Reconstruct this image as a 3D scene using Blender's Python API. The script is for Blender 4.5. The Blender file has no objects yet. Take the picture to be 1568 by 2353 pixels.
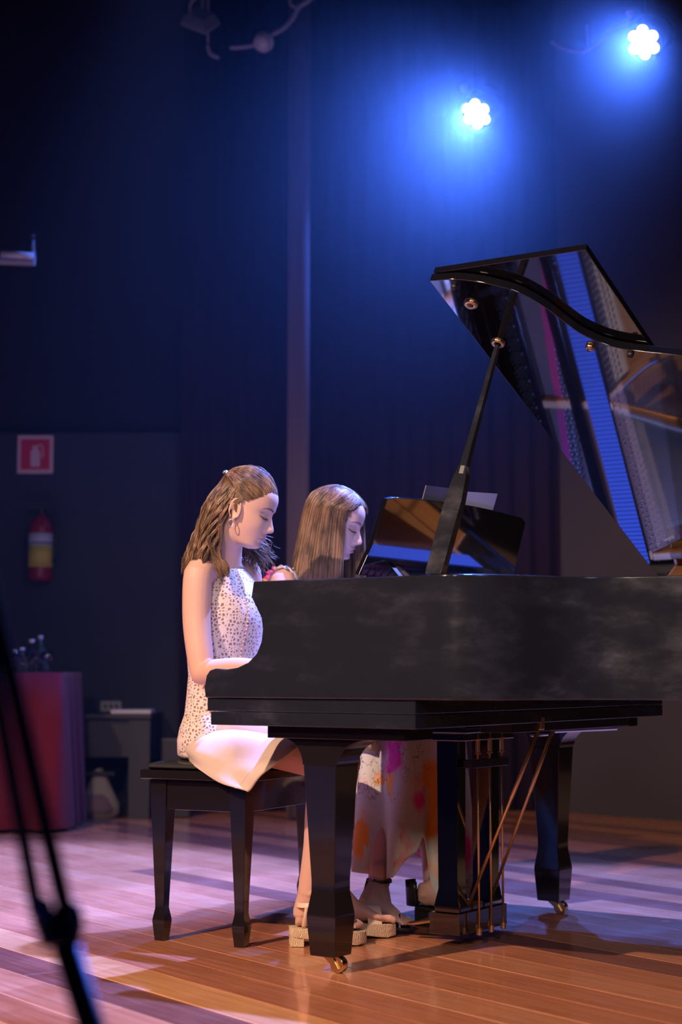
import bpy, bmesh, math, random
import numpy as np
from mathutils import Vector, Matrix

random.seed(7); rng = np.random.default_rng(7)
SC = bpy.context.scene
COL = SC.collection
R = math.radians

# ------------------------------------------------------------------ camera
FPX, IW, IH, CAMH = 3820.0, 1568, 2353, 0.775
TH = math.atan((1540 - IH / 2) / FPX)
cd = bpy.data.cameras.new('camera'); cam = bpy.data.objects.new('camera', cd); COL.objects.link(cam)
cam.location = (0, 0, CAMH); cam.rotation_euler = (math.pi / 2 + TH, 0, 0)
cd.sensor_fit = 'VERTICAL'; cd.sensor_height = 36.0; cd.lens = 36.0 * FPX / IH
cd.clip_start = 0.05; cd.clip_end = 60
cd.dof.use_dof = True; cd.dof.focus_distance = 4.65; cd.dof.aperture_fstop = 2.4
SC.camera = cam

# ------------------------------------------------------------------ world, lights, exposure
wd = bpy.data.worlds.new('world'); SC.world = wd; wd.use_nodes = True
wd.node_tree.nodes['Background'].inputs[0].default_value = (0.05, 0.045, 0.11, 1)
wd.node_tree.nodes['Background'].inputs[1].default_value = 0.16
SC.view_settings.view_transform = 'Standard'; SC.view_settings.look = 'None'
SC.view_settings.exposure = 0.0; SC.view_settings.gamma = 1.0
SC.view_settings.use_curve_mapping = False
SC.cycles.use_adaptive_sampling = True; SC.cycles.adaptive_threshold = .025; SC.cycles.adaptive_min_samples = 16
SC.cycles.max_bounces = 6; SC.cycles.diffuse_bounces = 2; SC.cycles.glossy_bounces = 4; SC.cycles.transmission_bounces = 4; SC.cycles.volume_bounces = 0
SC.cycles.caustics_reflective = False; SC.cycles.caustics_refractive = False; SC.cycles.sample_clamp_indirect = 4

def spot(name, loc, target, color, watts, size_deg, blend, radius):
    d = bpy.data.lights.new(name, 'SPOT'); d.color = color; d.energy = watts
    d.spot_size = R(size_deg); d.spot_blend = blend; d.shadow_soft_size = radius
    o = bpy.data.objects.new(name, d); COL.objects.link(o); o.location = loc
    o.rotation_euler = (Vector(target) - Vector(loc)).to_track_quat('-Z', 'Y').to_euler()
    return o
spot('warm_key', (-3.0, 1.15, 4.2), (0.05, 4.75, 0.75), (1.0, 0.66, 0.47), 1560, 58, 0.5, 0.05)
spot('violet_overhead', (1.02, 5.55, 4.95), (0.66, 5.05, 0), (0.17, 0.25, 1.0), 4300, 42, 0.25, 0.05)
spot('violet_wash', (-0.6, 6.8, 4.9), (-1.35, 6.35, 0), (0.20, 0.29, 1.0), 6000, 34, 0.6, 0.1)
spot('front_fill', (1.8, 0.3, 3.2), (0.5, 5.2, 1.0), (0.60, 0.58, 0.80), 230, 70, 0.9, 0.5)
spot('warm_front_fill', (-1.0, -0.2, 2.5), (-0.1, 5.0, 1.0), (1.0, 0.74, 0.60), 360, 40, 0.9, 0.25)  # added warm fill to brighten the faces, not a real lamp of the hall
spot('blue_backlight', (2.3, 6.6, 4.7), (-0.25, 5.05, 1.0), (0.20, 0.30, 1.0), 2700, 17, 0.5, 0.04)

# ------------------------------------------------------------------ pixel helpers (turn a photo position and a distance into a point)
_c, _s = math.cos(TH), math.sin(TH)
CC = np.array([0, 0, CAMH]); FW = np.array([0, _c, _s]); UPV = np.array([0, -_s, _c]); RT = np.array([1., 0, 0])
def _ray(x, y): return FW + RT * (x - IW / 2) / FPX - UPV * (y - IH / 2) / FPX
def P(x, y, Y):
    d = _ray(x, y); return CC + d * Y / d[1]
def atz(x, y, z):
    d = _ray(x, y); return CC + d * (z - CAMH) / d[2]
def plane_pt(x, y, p, n):
    d = _ray(x, y); return CC + d * np.dot(np.array(p) - CC, n) / np.dot(d, n)
PU = np.array([.565, .825, 0]); PU /= np.linalg.norm(PU); PV = np.array([PU[1], -PU[0], 0])
PO = atz(775, 2235, 0)
def L2W(v, u, z): return PO + PV * v + PU * u + np.array([0, 0, z])
def W2L(p):
    q = np.array(p) - PO; return np.array([q @ PV, q @ PU, q[2]])

# ------------------------------------------------------------------ materials
def mat(name, col=(.5, .5, .5), rough=.5, metal=0., coat=0., spec=.5, sss=0., emit=None, estr=0., alpha=1., trans=0., sheen=0.):
    m = bpy.data.materials.new(name); m.use_nodes = True
    b = m.node_tree.nodes['Principled BSDF']
    b.inputs['Base Color'].default_value = (*col, 1); b.inputs['Roughness'].default_value = rough
    b.inputs['Metallic'].default_value = metal; b.inputs['Coat Weight'].default_value = coat
    b.inputs['Coat Roughness'].default_value = .04
    b.inputs['Specular IOR Level'].default_value = spec
    if sss:
        b.inputs['Subsurface Weight'].default_value = sss; b.inputs['Subsurface Scale'].default_value = .02
        b.inputs['Subsurface Radius'].default_value = (1, .35, .2)
    if emit: b.inputs['Emission Color'].default_value = (*emit, 1); b.inputs['Emission Strength'].default_value = estr
    if trans: b.inputs['Transmission Weight'].default_value = trans
    if sheen: b.inputs['Sheen Weight'].default_value = sheen
    return m
def nd(m, t, **kw):
    n = m.node_tree.nodes.new(t)
    for k, v in kw.items(): setattr(n, k, v)
    return n
def lk(m, a, b): m.node_tree.links.new(a, b)
def BS(m): return m.node_tree.nodes['Principled BSDF']
def coords(m, scale=(1, 1, 1), rot=(0, 0, 0)):
    tc = nd(m, 'ShaderNodeTexCoord'); mp = nd(m, 'ShaderNodeMapping')
    mp.inputs['Scale'].default_value = scale; mp.inputs['Rotation'].default_value = rot
    lk(m, tc.outputs['Object'], mp.inputs[0]); return mp.outputs[0]
def noise(m, vec, scale, detail=4, rough=.5):
    n = nd(m, 'ShaderNodeTexNoise'); n.inputs['Scale'].default_value = scale
    n.inputs['Detail'].default_value = detail; n.inputs['Roughness'].default_value = rough
    lk(m, vec, n.inputs['Vector']); return n
def ramp(m, fac, stops, interp='LINEAR'):
    r = nd(m, 'ShaderNodeValToRGB'); e = r.color_ramp.elements; r.color_ramp.interpolation = interp
    while len(e) < len(stops): e.new(.5)
    for i, (p, c) in enumerate(stops):
        e[i].position = p; e[i].color = (*c, 1) if len(c) == 3 else c
    lk(m, fac, r.inputs[0]); return r.outputs[0]
def mixc(m, fac, a, b):
    x = nd(m, 'ShaderNodeMix', data_type='RGBA')
    if isinstance(fac, float): x.inputs[0].default_value = fac
    else: lk(m, fac, x.inputs[0])
    for s, v in ((6, a), (7, b)):
        if isinstance(v, tuple): x.inputs[s].default_value = (*v, 1)
        else: lk(m, v, x.inputs[s])
    return x.outputs[2]
def bump(m, h, strength=.3, dist=.01):
    b = nd(m, 'ShaderNodeBump'); b.inputs['Strength'].default_value = strength; b.inputs['Distance'].default_value = dist
    lk(m, h, b.inputs['Height']); lk(m, b.outputs[0], BS(m).inputs['Normal'])

M = {}
M['black'] = mat('black_lacquer', (.006, .006, .008), .06, coat=1.0, spec=1.0); BS(M['black']).inputs['Coat IOR'].default_value = 1.75
def rim_black():
    m = mat('black_lacquer_handled', (.013, .013, .016), .16, coat=.35)
    v = coords(m, (1, 1, 2.2)); n = noise(m, v, 5.5, 6, .62)
    c = ramp(m, n.outputs[0], [(.5, (.014, .0155, .023)), (.62, (.020, .022, .033)), (.74, (.045, .052, .075))])
    lk(m, c, BS(m).inputs['Base Color'])
    r = ramp(m, n.outputs[0], [(.35, (.12, .12, .12)), (.75, (.42, .42, .42))]); lk(m, r, BS(m).inputs['Roughness'])
    return m
M['rim'] = rim_black(); M['legblack'] = mat('leg_lacquer', (.012, .009, .010), .12, coat=.35)
M['satin'] = mat('satin_black', (.012, .012, .016), .3)
M['brass'] = mat('brass', (.80, .56, .27), .22, metal=1)
M['brassd'] = mat('aged_brass', (.72, .47, .24), .34, metal=1)
M['steel'] = mat('steel', (.65, .65, .7), .25, metal=1)
M['string'] = mat('steel_string', (.6, .6, .66), .3, metal=1)
M['copper'] = mat('copper_string', (.36, .15, .08), .4, metal=1)
M['plate'] = mat('bronze_plate', (.44, .21, .08), .4, metal=.5)
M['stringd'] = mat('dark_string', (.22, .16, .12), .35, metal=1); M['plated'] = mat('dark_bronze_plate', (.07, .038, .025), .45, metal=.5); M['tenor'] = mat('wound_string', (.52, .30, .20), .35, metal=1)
M['felt_red'] = mat('red_felt', (.26, .015, .05), .9)
M['felt_bluelit'] = mat('felt_painted_blue_lit', (.055, .10, .26), .9)  # blue stage light on white felt put into the base colour
M['key_w'] = mat('ivory_key', (.8, .78, .72), .2, coat=.3)
M['key_b'] = mat('black_key', (.008, .008, .008), .25)
def woodm(name, c1, c2, rough=.35, scale=(1.2, 16, 16), coat=.2):
    m = mat(name, c1, rough, coat=coat); v = coords(m, scale); n = noise(m, v, 3.5, 6, .6)
    c = ramp(m, n.outputs[0], [(.3, c1), (.7, c2)]); lk(m, c, BS(m).inputs['Base Color']); return m
M['sound'] = woodm('spruce_soundboard', (.72, .32, .06), (.88, .46, .11), .3)
M['inrim'] = woodm('inner_rim_wood', (.42, .18, .065), (.50, .24, .09), .25)
M['skin'] = mat('skin', (.72, .43, .33), .5, sss=.12, spec=.35)
M['skin2'] = mat('skin_fair', (.68, .42, .34), .5, sss=.12, spec=.35)
M['lip'] = mat('lip', (.60, .26, .23), .4); M['lip2'] = mat('lip_pink', (.58, .24, .25), .4)
M['brow'] = mat('eyebrow_hair', (.20, .105, .075), .8)
M['lash'] = mat('eyelash', (.03, .018, .018), .7)
M['lid'] = mat('eyelid_shade', (.40, .20, .18), .5)
M['nail'] = mat('toenail', (.86, .5, .48), .25)
def hairm(name, a, b, c):
    m = mat(name, b, .34, spec=.45)
    g = nd(m, 'ShaderNodeNewGeometry'); r = ramp(m, g.outputs['Random Per Island'], [(0, a), (.5, b), (1, c)])
    nn_ = noise(m, coords(m, (1, 1, .35)), 34, 3, .6); k_ = ramp(m, nn_.outputs[0], [(.36, (.42, .42, .42)), (.62, (1.25, 1.2, 1.15))]); mu = nd(m, 'ShaderNodeMix', data_type='RGBA', blend_type='MULTIPLY'); mu.inputs[0].default_value = 1; lk(m, r, mu.inputs[6]); lk(m, k_, mu.inputs[7]); lk(m, mu.outputs[2], BS(m).inputs['Base Color']); return m
M['hair1'] = hairm('wavy_brown_hair', (.085, .045, .028), (.21, .115, .068), (.42, .27, .17))
M['hair2'] = hairm('straight_brown_hair', (.10, .052, .030), (.23, .13, .075), (.41, .27, .165))
M['haircap1'] = mat('hair_undercoat', (.12, .056, .028), .6); M['haircap2'] = mat('hair_undercoat_b', (.13, .065, .032), .6)
def lacem():
    m = mat('crochet_lace', (.80, .66, .60), .8, spec=.2)
    v = coords(m)
    vo = nd(m, 'ShaderNodeTexVoronoi', feature='DISTANCE_TO_EDGE'); vo.inputs['Scale'].default_value = 96; vo.inputs['Randomness'].default_value = .75; lk(m, v, vo.inputs['Vector'])
    vb = nd(m, 'ShaderNodeTexVoronoi'); vb.inputs['Scale'].default_value = 8; lk(m, v, vb.inputs['Vector'])
    holes = ramp(m, vo.outputs['Distance'], [(.17, (1, 1, 1)), (.27, (0, 0, 0))])
    solid = ramp(m, vb.outputs['Distance'], [(.16, (1, 1, 1)), (.26, (0, 0, 0))])
    mx = nd(m, 'ShaderNodeMath', operation='MAXIMUM'); lk(m, holes, mx.inputs[0]); lk(m, solid, mx.inputs[1])
    c = mixc(m, mx.outputs[0], (.34, .19, .17), (.80, .66, .60)); lk(m, c, BS(m).inputs['Base Color'])
    bump(m, mx.outputs[0], .7, .0025); return m
M['lace'] = lacem()
def clothm(name, col, n_sc=7, st=.25):
    m = mat(name, col, .75, spec=.2, sheen=.1); v = coords(m); n = noise(m, v, n_sc, 3); bump(m, n.outputs[0], st, .02); return m
M['skirt'] = clothm('ivory_crepe', (.66, .52, .43))
def floralm():
    m = mat('floral_chiffon', (.6, .6, .55), .65, spec=.3)
    v = coords(m, (1.1, 1.1, .62)); n = noise(m, v, 13, 4)
    wv = nd(m, 'ShaderNodeVectorMath', operation='MULTIPLY_ADD'); lk(m, n.outputs['Color'], wv.inputs[0])
    wv.inputs[1].default_value = (.13, .13, .13); lk(m, v, wv.inputs[2])
    vo = nd(m, 'ShaderNodeTexVoronoi'); vo.inputs['Scale'].default_value = 11; lk(m, wv.outputs[0], vo.inputs['Vector'])
    sep = nd(m, 'ShaderNodeSeparateColor'); lk(m, vo.outputs['Color'], sep.inputs[0])
    hue = ramp(m, sep.outputs[0], [(0, (.85, .04, .32)), (.30, (.70, .05, .14)), (.44, (.90, .36, .06)), (.60, (.85, .50, .40)), (.70, (.68, .70, .62)), (1, (.66, .70, .68))], 'CONSTANT')
    fl = ramp(m, vo.outputs['Distance'], [(.36, (1, 1, 1)), (.64, (0, 0, 0))])
    base = ramp(m, noise(m, v, 6, 2).outputs[0], [(.35, (.52, .58, .58)), (.65, (.74, .68, .56))])
    c1 = mixc(m, fl, base, hue)
    n2 = noise(m, v, 26, 3, .6)
    ln = ramp(m, n2.outputs[0], [(.485, (0, 0, 0)), (.5, (1, 1, 1)), (.515, (0, 0, 0))])
    n3 = noise(m, v, 7, 1); msk = ramp(m, n3.outputs[0], [(.52, (0, 0, 0)), (.58, (1, 1, 1))])
    mm = nd(m, 'ShaderNodeMath', operation='MULTIPLY'); lk(m, ln, mm.inputs[0]); lk(m, msk, mm.inputs[1])
    c2 = mixc(m, mm.outputs[0], c1, (.10, .06, .05)); lk(m, c2, BS(m).inputs['Base Color'])
    return m
M['floral'] = floralm()
def jutem():
    m = mat('woven_jute', (.74, .56, .34), .8); v = coords(m, (1, 1, 1.6))
    w = nd(m, 'ShaderNodeTexWave'); w.inputs['Scale'].default_value = 75; w.inputs['Distortion'].default_value = 8; lk(m, v, w.inputs['Vector'])
    c = ramp(m, w.outputs[0], [(.1, (.56, .40, .22)), (.6, (.84, .66, .43))]); lk(m, c, BS(m).inputs['Base Color']); bump(m, w.outputs[0], .6, .003); return m
M['jute'] = jutem()
M['strap'] = mat('nude_leather', (.86, .68, .52), .4)
M['bstrap'] = mat('black_leather', (.015, .013, .014), .35)
M['leather'] = mat('black_leather_cushion', (.03, .03, .032), .3)
M['paper'] = mat('paper', (.72, .74, .9), .8); M['paperback'] = mat('paper_cover', (.16, .16, .24), .7)
def curtainm(name, col):
    m = mat(name, col, .9, spec=.15); v = coords(m, (1, 1, .05)); n = noise(m, v, 14, 3); bump(m, n.outputs[0], .08, .02); return m
M['curtain'] = curtainm('black_drape', (.022, .012, .022)); M['curtain2'] = curtainm('brown_drape_painted_lit', (.13, .10, .115))  # second drape: warm front light on the strip put into its lighter brown
M['wall'] = mat('dark_painted_wall', (.016, .015, .024), .85, spec=.2)
M['wallb'] = mat('slate_painted_wall', (.036, .042, .060), .85, spec=.2)
M['wallr'] = mat('charcoal_painted_wall', (.055, .047, .058), .85, spec=.2)
M['ceil'] = mat('black_ceiling', (.01, .009, .016), .9, spec=.2)
M['signred'] = mat('sign_red', (.62, .02, .07), .5); M['signw'] = mat('sign_white', (.70, .50, .56), .5)
M['extred'] = mat('extinguisher_red', (.24, .008, .02), .35); M['lab_w'] = mat('label_white', (.45, .48, .58), .6); M['lab_y'] = mat('label_yellow', (.55, .46, .06), .6); M['lab_b'] = mat('label_blue', (.08, .08, .22), .6)
M['darkmetal'] = mat('dark_metal', (.04, .04, .05), .4, metal=.6)
M['redcloth'] = clothm('red_tablecloth', (.11, .002, .008), 5, .3)
M['glass'] = mat('clear_glass', (.85, .9, .95), .05, trans=1.)
M['glassg'] = mat('green_glass', (.25, .45, .35), .08, trans=.85)
M['bag'] = clothm('cream_cotton', (.50, .44, .34), 10, .5); M['bagp'] = clothm('pink_grey_cotton', (.34, .22, .24), 10, .5)
M['plastic'] = mat('pale_plastic', (.55, .52, .52), .45); M['plasticd'] = mat('grey_plastic', (.30, .29, .32), .5)
M['grey'] = mat('grey_cable', (.30, .28, .33), .6)
M['led'] = mat('led_lens', (.9, .95, 1), .2, emit=(.62, .74, 1.0), estr=14)
M['standblk'] = mat('stand_black', (.012, .010, .014), .4); M['standbluelit'] = mat('knob_painted_blue_lit', (.02, .08, .36), .35)  # second material: blue light on the knobs put into their colour
M['reddrape'] = curtainm('dark_red_drape', (.10, .012, .03))
M['whiteband'] = mat('painted_white_edge', (.6, .6, .68), .3)

# ------------------------------------------------------------------ mesh helpers
class MB:
    def __init__(s): s.v = []; s.f = []
    def add(s, v, f):
        o = len(s.v); s.v += [tuple(map(float, p)) for p in v]; s.f += [tuple(i + o for i in q) for q in f]; return s
    def box(s, a, b):
        x0, y0, z0 = a; x1, y1, z1 = b
        return s.add([(x0, y0, z0), (x1, y0, z0), (x1, y1, z0), (x0, y1, z0), (x0, y0, z1), (x1, y0, z1), (x1, y1, z1), (x0, y1, z1)],
                     [(0, 3, 2, 1), (4, 5, 6, 7), (0, 1, 5, 4), (1, 2, 6, 5), (2, 3, 7, 6), (3, 0, 4, 7)])
    def rings(s, rings, cap=True, closed=True):
        n = len(rings[0]); v = [p for r in rings for p in r]; f = []
        for i in range(len(rings) - 1):
            for j in range(n if closed else n - 1):
                k = (j + 1) % n; f.append((i * n + j, i * n + k, (i + 1) * n + k, (i + 1) * n + j))
        if cap and closed:
            f.append(tuple(range(n - 1, -1, -1))); f.append(tuple((len(rings) - 1) * n + j for j in range(n)))
        return s.add(v, f)
    def tube(s, pts, rad, n=10, round_ends=False, flat=None, cap=True):
        pts = [np.array(p, float) for p in pts]
        if not hasattr(rad, '__len__'): rad = [rad] * len(pts)
        rad = list(rad)
        if round_ends:
            d0 = pts[1] - pts[0]; d0 /= np.linalg.norm(d0) + 1e-9; d1 = pts[-1] - pts[-2]; d1 /= np.linalg.norm(d1) + 1e-9
            a = [(pts[0] - d0 * rad[0] * k, rad[0] * math.sqrt(max(.02, 1 - k * k))) for k in (.98, .85, .5)]
            b = [(pts[-1] + d1 * rad[-1] * k, rad[-1] * math.sqrt(max(.02, 1 - k * k))) for k in (.5, .85, .98)]
            pts = [p for p, _ in a] + pts + [p for p, _ in b]; rad = [r for _, r in a] + rad + [r for _, r in b]
        rings = []; up = None
        for i, p in enumerate(pts):
            t = pts[min(i + 1, len(pts) - 1)] - pts[max(i - 1, 0)]; t = t / (np.linalg.norm(t) + 1e-9)
            if up is None:
                up = np.array([0, 0, 1.]) if abs(t[2]) < .9 else np.array([1., 0, 0])
                if flat is not None: up = np.array(flat[1], float)
            x = np.cross(up, t); x /= np.linalg.norm(x) + 1e-9; y = np.cross(t, x); up = y
            fl = 1 if flat is None else flat[0]
            rings.append([p + rad[i] * (math.cos(a) * x + math.sin(a) * y * fl) for a in np.linspace(0, 2 * math.pi, n, endpoint=False)])
        return s.rings(rings, cap=cap)
    def prism(s, poly, axis, a, b):
        """poly of 2-D points; axis 0/1/2 = extrusion axis, from a to b"""
        def mk(p, t):
            if axis == 0: return (t, p[0], p[1])
            if axis == 1: return (p[0], t, p[1])
            return (p[0], p[1], t)
        n = len(poly); v = [mk(p, a) for p in poly] + [mk(p, b) for p in poly]
        f = [tuple(range(n)), tuple(range(2 * n - 1, n - 1, -1))] + [(i, i + n, (i + 1) % n + n, (i + 1) % n) for i in range(n)]
        return s.add(v, f)
    def lathe(s, prof, c=(0, 0, 0), n=20, axis=2):
        rr = []
        for r, z in prof:
            ring = []
            for a in np.linspace(0, 2 * math.pi, n, endpoint=False):
                p = [r * math.cos(a), r * math.sin(a), z]
                if axis == 0: p = [p[2], p[0], p[1]]
                if axis == 1: p = [p[0], p[2], p[1]]
                ring.append((p[0] + c[0], p[1] + c[1], p[2] + c[2]))
            rr.append(ring)
        return s.rings(rr)
    def ell(s, c, r, n=16, frame=None):
        c = np.array(c, float); fr = np.eye(3) if frame is None else np.array(frame)
        rr = []
        for th in np.linspace(.06, math.pi - .06, n // 2 + 3):
            rr.append([c + fr.T @ (np.array([math.sin(th) * math.cos(a), math.sin(th) * math.sin(a), math.cos(th)]) * r) for a in np.linspace(0, 2 * math.pi, n, endpoint=False)])
        return s.rings(rr)
    def xf(s, R3, t):
        s.v = [tuple(np.array(R3) @ np.array(p) + np.array(t)) for p in s.v]; return s

def build(name, mb, m, parent=None, smooth=False, bevel=0, origin=None, fix=True, autos=False, props=None):
    """world-space (or parent-local when the parent is rotated) vertices -> one mesh object"""
    me = bpy.data.meshes.new(name)
    off = np.zeros(3)
    if origin is not None: off = np.array(origin, float)
    me.from_pydata([tuple(np.array(p) - off) for p in mb.v], [], mb.f)
    if fix:
        bm = bmesh.new(); bm.from_mesh(me); bmesh.ops.remove_doubles(bm, verts=bm.verts, dist=1e-5)
        bmesh.ops.recalc_face_normals(bm, faces=bm.faces); bm.to_mesh(me); bm.free()
    me.materials.append(M[m] if isinstance(m, str) else m)
    if smooth: me.polygons.foreach_set('use_smooth', [True] * len(me.polygons))
    o = bpy.data.objects.new(name, me); COL.objects.link(o)
    if parent is not None:
        o.parent = parent
        if origin is not None and 'wloc' in parent: pass
    if origin is not None: o.location = off if parent is None else (0, 0, 0)
    if bevel:
        b = o.modifiers.new('bevel', 'BEVEL'); b.width = bevel; b.segments = 2; b.limit_method = 'ANGLE'; b.angle_limit = R(35)
        me.polygons.foreach_set('use_smooth', [True] * len(me.polygons))
        try: b.harden_normals = True
        except Exception: pass
    return o
def tag(o, label=None, cat=None, group=None, kind=None):
    if label: o['label'] = label
    if cat: o['category'] = cat
    if group: o['group'] = group
    if kind: o['kind'] = kind
    return o
def thing(name, loc, label, cat, group=None, rz=0):
    o = bpy.data.objects.new(name, None); COL.objects.link(o); o.location = tuple(map(float, loc)); o.rotation_euler = (0, 0, rz)
    o.empty_display_size = .1
    return tag(o, label, cat, group)
def part(name, mb, m, root, **kw):
    """part given in world coordinates under an unrotated root Empty"""
    kw.setdefault('origin', tuple(root.location))
    return build(name, mb, m, root, **kw)
def sub(name, mb, m, parentobj, root, **kw):
    """sub-part in world coordinates under a part of an unrotated root"""
    return build(name, mb, m, parentobj, origin=tuple(root.location), **kw)
def cr(pts, n):
    """Catmull-Rom through pts, n samples"""
    p = np.array(pts, float); p = np.vstack([2 * p[0] - p[1], p, 2 * p[-1] - p[-2]])
    out = []; m = len(p) - 3
    for t in np.linspace(0, m - 1e-6, n):
        i = int(t); x = t - i; a, b, c, d = p[i:i + 4]
        out.append(.5 * (2 * b + (c - a) * x + (2 * a - 5 * b + 4 * c - d) * x * x + (3 * b - a - 3 * c + d) * x ** 3))
    return np.array(out)

# ------------------------------------------------------------------ structure: floor of planks
PAN = R(-53.0); pd = np.array([math.cos(PAN), math.sin(PAN)]); pn = np.array([-pd[1], pd[0]])  # n = (.8,.6)
floor = bpy.data.objects.new('floor', None); COL.objects.link(floor); tag(floor, kind='structure'); floor.empty_display_size = .1
def plankmat(name, a, b, c):
    m = mat(name, b, .3, coat=.55); BS(m).inputs['Coat Roughness'].default_value = .085
    v = coords(m, (1.4, 26, 26)); n = noise(m, v, 2.2, 7, .62)
    col = ramp(m, n.outputs[0], [(.28, a), (.5, b), (.75, c)])
    v2 = coords(m, (3, 60, 1)); sc = noise(m, v2, 3, 3, .7); scr = ramp(m, sc.outputs[0], [(.70, (0, 0, 0)), (.74, (1, 1, 1))])
    col2 = mixc(m, scr, col, tuple(min(1, x * 1.5 + .06) for x in c))
    lk(m, col2, BS(m).inputs['Base Color'])
    rn = noise(m, coords(m), 5, 4); rr = ramp(m, rn.outputs[0], [(.3, (.22, .22, .22)), (.7, (.40, .40, .40))]); lk(m, rr, BS(m).inputs['Roughness'])
    bump(m, n.outputs[0], .08, .002); return m
PM = [plankmat('plank_amber', (.64, .28, .11), (.80, .38, .16), (.86, .46, .22)),
      plankmat('plank_dark_brown', (.18, .065, .042), (.25, .092, .058), (.32, .13, .085)),
      plankmat('plank_red_brown', (.40, .135, .062), (.52, .19, .09), (.60, .25, .13)),
      plankmat('plank_chestnut', (.46, .17, .08), (.58, .235, .115), (.66, .30, .16))]
mgap = mat('plank_gap_painted_glint', (.95, .72, .55), .35)  # bright glints along plank edges painted as a pale gap colour
gb = MB(); gb.box((-6, .2, -.05), (7, 11, -.0012)); sf = build('subfloor', gb, mgap, floor)
PW = .1465; N0 = 2.107
known = {-4: 0, -3: 2, -2: 3, -1: 1, 0: 0, 1: 2, 2: 2, 3: 3, 4: 2, 5: 2, 6: 3, 7: 2, -5: 3, -6: 1}
prng = random.Random(11)
pc = 0
for k in range(-17, 40):
    n0 = N0 + k * PW
    cx0 = pn * (n0 + PW / 2)
    # visible stretch of this row
    ts = [t for t in np.arange(-9, 9, .25) if .3 < (cx0 + pd * t)[1] < 9.6 and abs((cx0 + pd * t)[0]) < .23 * (cx0 + pd * t)[1] + .9]
    if not ts: continue
    t0, t1 = min(ts) - .3, max(ts) + .3
    t = t0 - prng.uniform(0, 1.2)
    while t < t1:
        ln = prng.uniform(2.4, 4.2); e = min(t + ln, t1 + .6)
        w = PW / 2 - .0018; h = prng.uniform(-.0003, .0004)
        mb = MB(); mb.prism([(t + .0012, -w), (e - .0012, -w), (e - .0012, w), (t + .0012, w)], 2, -.02, h)
        o = build('plank', mb, PM[known.get(k, prng.choice([2, 2, 3, 3, 1, 2]))] if prng.random() < 2 else PM[2], floor, bevel=.0008, fix=False)
        o.location = (cx0[0], cx0[1], 0); o.rotation_euler = (0, 0, PAN); pc += 1
        t = e
print('planks', pc)

# ------------------------------------------------------------------ structure: walls, drapes, ceiling
def wallbox(name, a, b, m): 
    mb = MB(); mb.box(a, b); o = build(name, mb, m); tag(o, kind='structure'); return o
wallbox('wall_back', (-4.5, 9.45, 0), (4.6, 9.6, 5.3), 'wall')
wallbox('wall_left', (-4.6, .2, 0), (-4.5, 9.6, 5.3), 'wall')
wallbox('wall_right', (4.6, .2, 0), (4.7, 9.6, 5.3), 'wall')
wallbox('ceiling', (-4.6, .2, 5.3), (4.7, 9.6, 5.4), 'ceil')
wallbox('trim_1', (-4.5, 9.38, 0), (-.89, 9.449, 2.12), 'wallb')     # slate panelling behind the red table
# angled charcoal wall at the right
q0 = np.array([1.22, 9.2]); q1 = np.array([3.3, 7.2]); dn = np.array([.69, .72]) * .08
mb = MB(); mb.prism([tuple(q0), tuple(q1), tuple(q1 + dn), tuple(q0 + dn)], 2, 0, 5.3); tag(build('wall_angled', mb, 'wallr'), kind='structure')
def drape(name, x0, x1, Y, z0, z1, m, label, folds=14, amp=.018, kind='thing'):
    n = folds * 8; fr = []; bk = []
    for i in range(n + 1):
        x = x0 + (x1 - x0) * i / n
        a = amp * (math.sin(i / 8 * 2 * math.pi) + .3 * math.sin(i / 5.3)); fr.append((x, Y + a)); bk.append((x, Y + a + .012))
    poly = fr + bk[::-1]; mb = MB(); nn = len(poly)
    f = [(i, i + nn, (i + 1) % nn + nn, (i + 1) % nn) for i in range(nn)]
    for i in range(n): f.append((i, i + 1, nn - 2 - i, nn - 1 - i)); f.append((nn + i, nn + nn - 1 - i, nn + nn - 2 - i, nn + i + 1))
    mb.add([(p[0], p[1], z0) for p in poly] + [(p[0], p[1], z1) for p in poly], f)
    o = build(name, mb, m, smooth=True, fix=False); tag(o, label, 'curtain'); return o
drape('stage_curtain', -.90, -.27, 9.25, .01, 5.28, 'curtain', 'black stage drape left of the brownish drape strip', 6)
drape('stage_curtain', -.285, -.168, 8.75, .01, 5.28, 'curtain2', 'narrow brownish-grey drape strip, its front light painted in, hanging behind the two pianists', 1, .012)
drape('stage_curtain', -.17, 1.30, 9.30, .01, 5.28, 'curtain', 'wide black backdrop drape behind the grand piano', 13)
drape('stage_curtain', 1.80, 1.98, 8.4, 3.1, 5.28, 'reddrape', 'dark red drape edge at the upper right of the picture', 2)

# ------------------------------------------------------------------ haze around the stage lamps
hz = mat('stage_haze'); nt = hz.node_tree; nt.nodes.remove(BS(hz))
vs = nd(hz, 'ShaderNodeVolumeScatter'); vs.inputs['Color'].default_value = (.80, .86, 1, 1); vs.inputs['Density'].default_value = .017; vs.inputs['Anisotropy'].default_value = .72
lk(hz, vs.outputs[0], nt.nodes['Material Output'].inputs['Volume'])
mb = MB(); mb.box((-4.4, 6.92, .012), (4.5, 9.1, 5.28)); o = build('haze', mb, hz)
tag(o, 'thin blue-lit stage haze around the two bright lamps', 'haze', kind='stuff')

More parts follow.
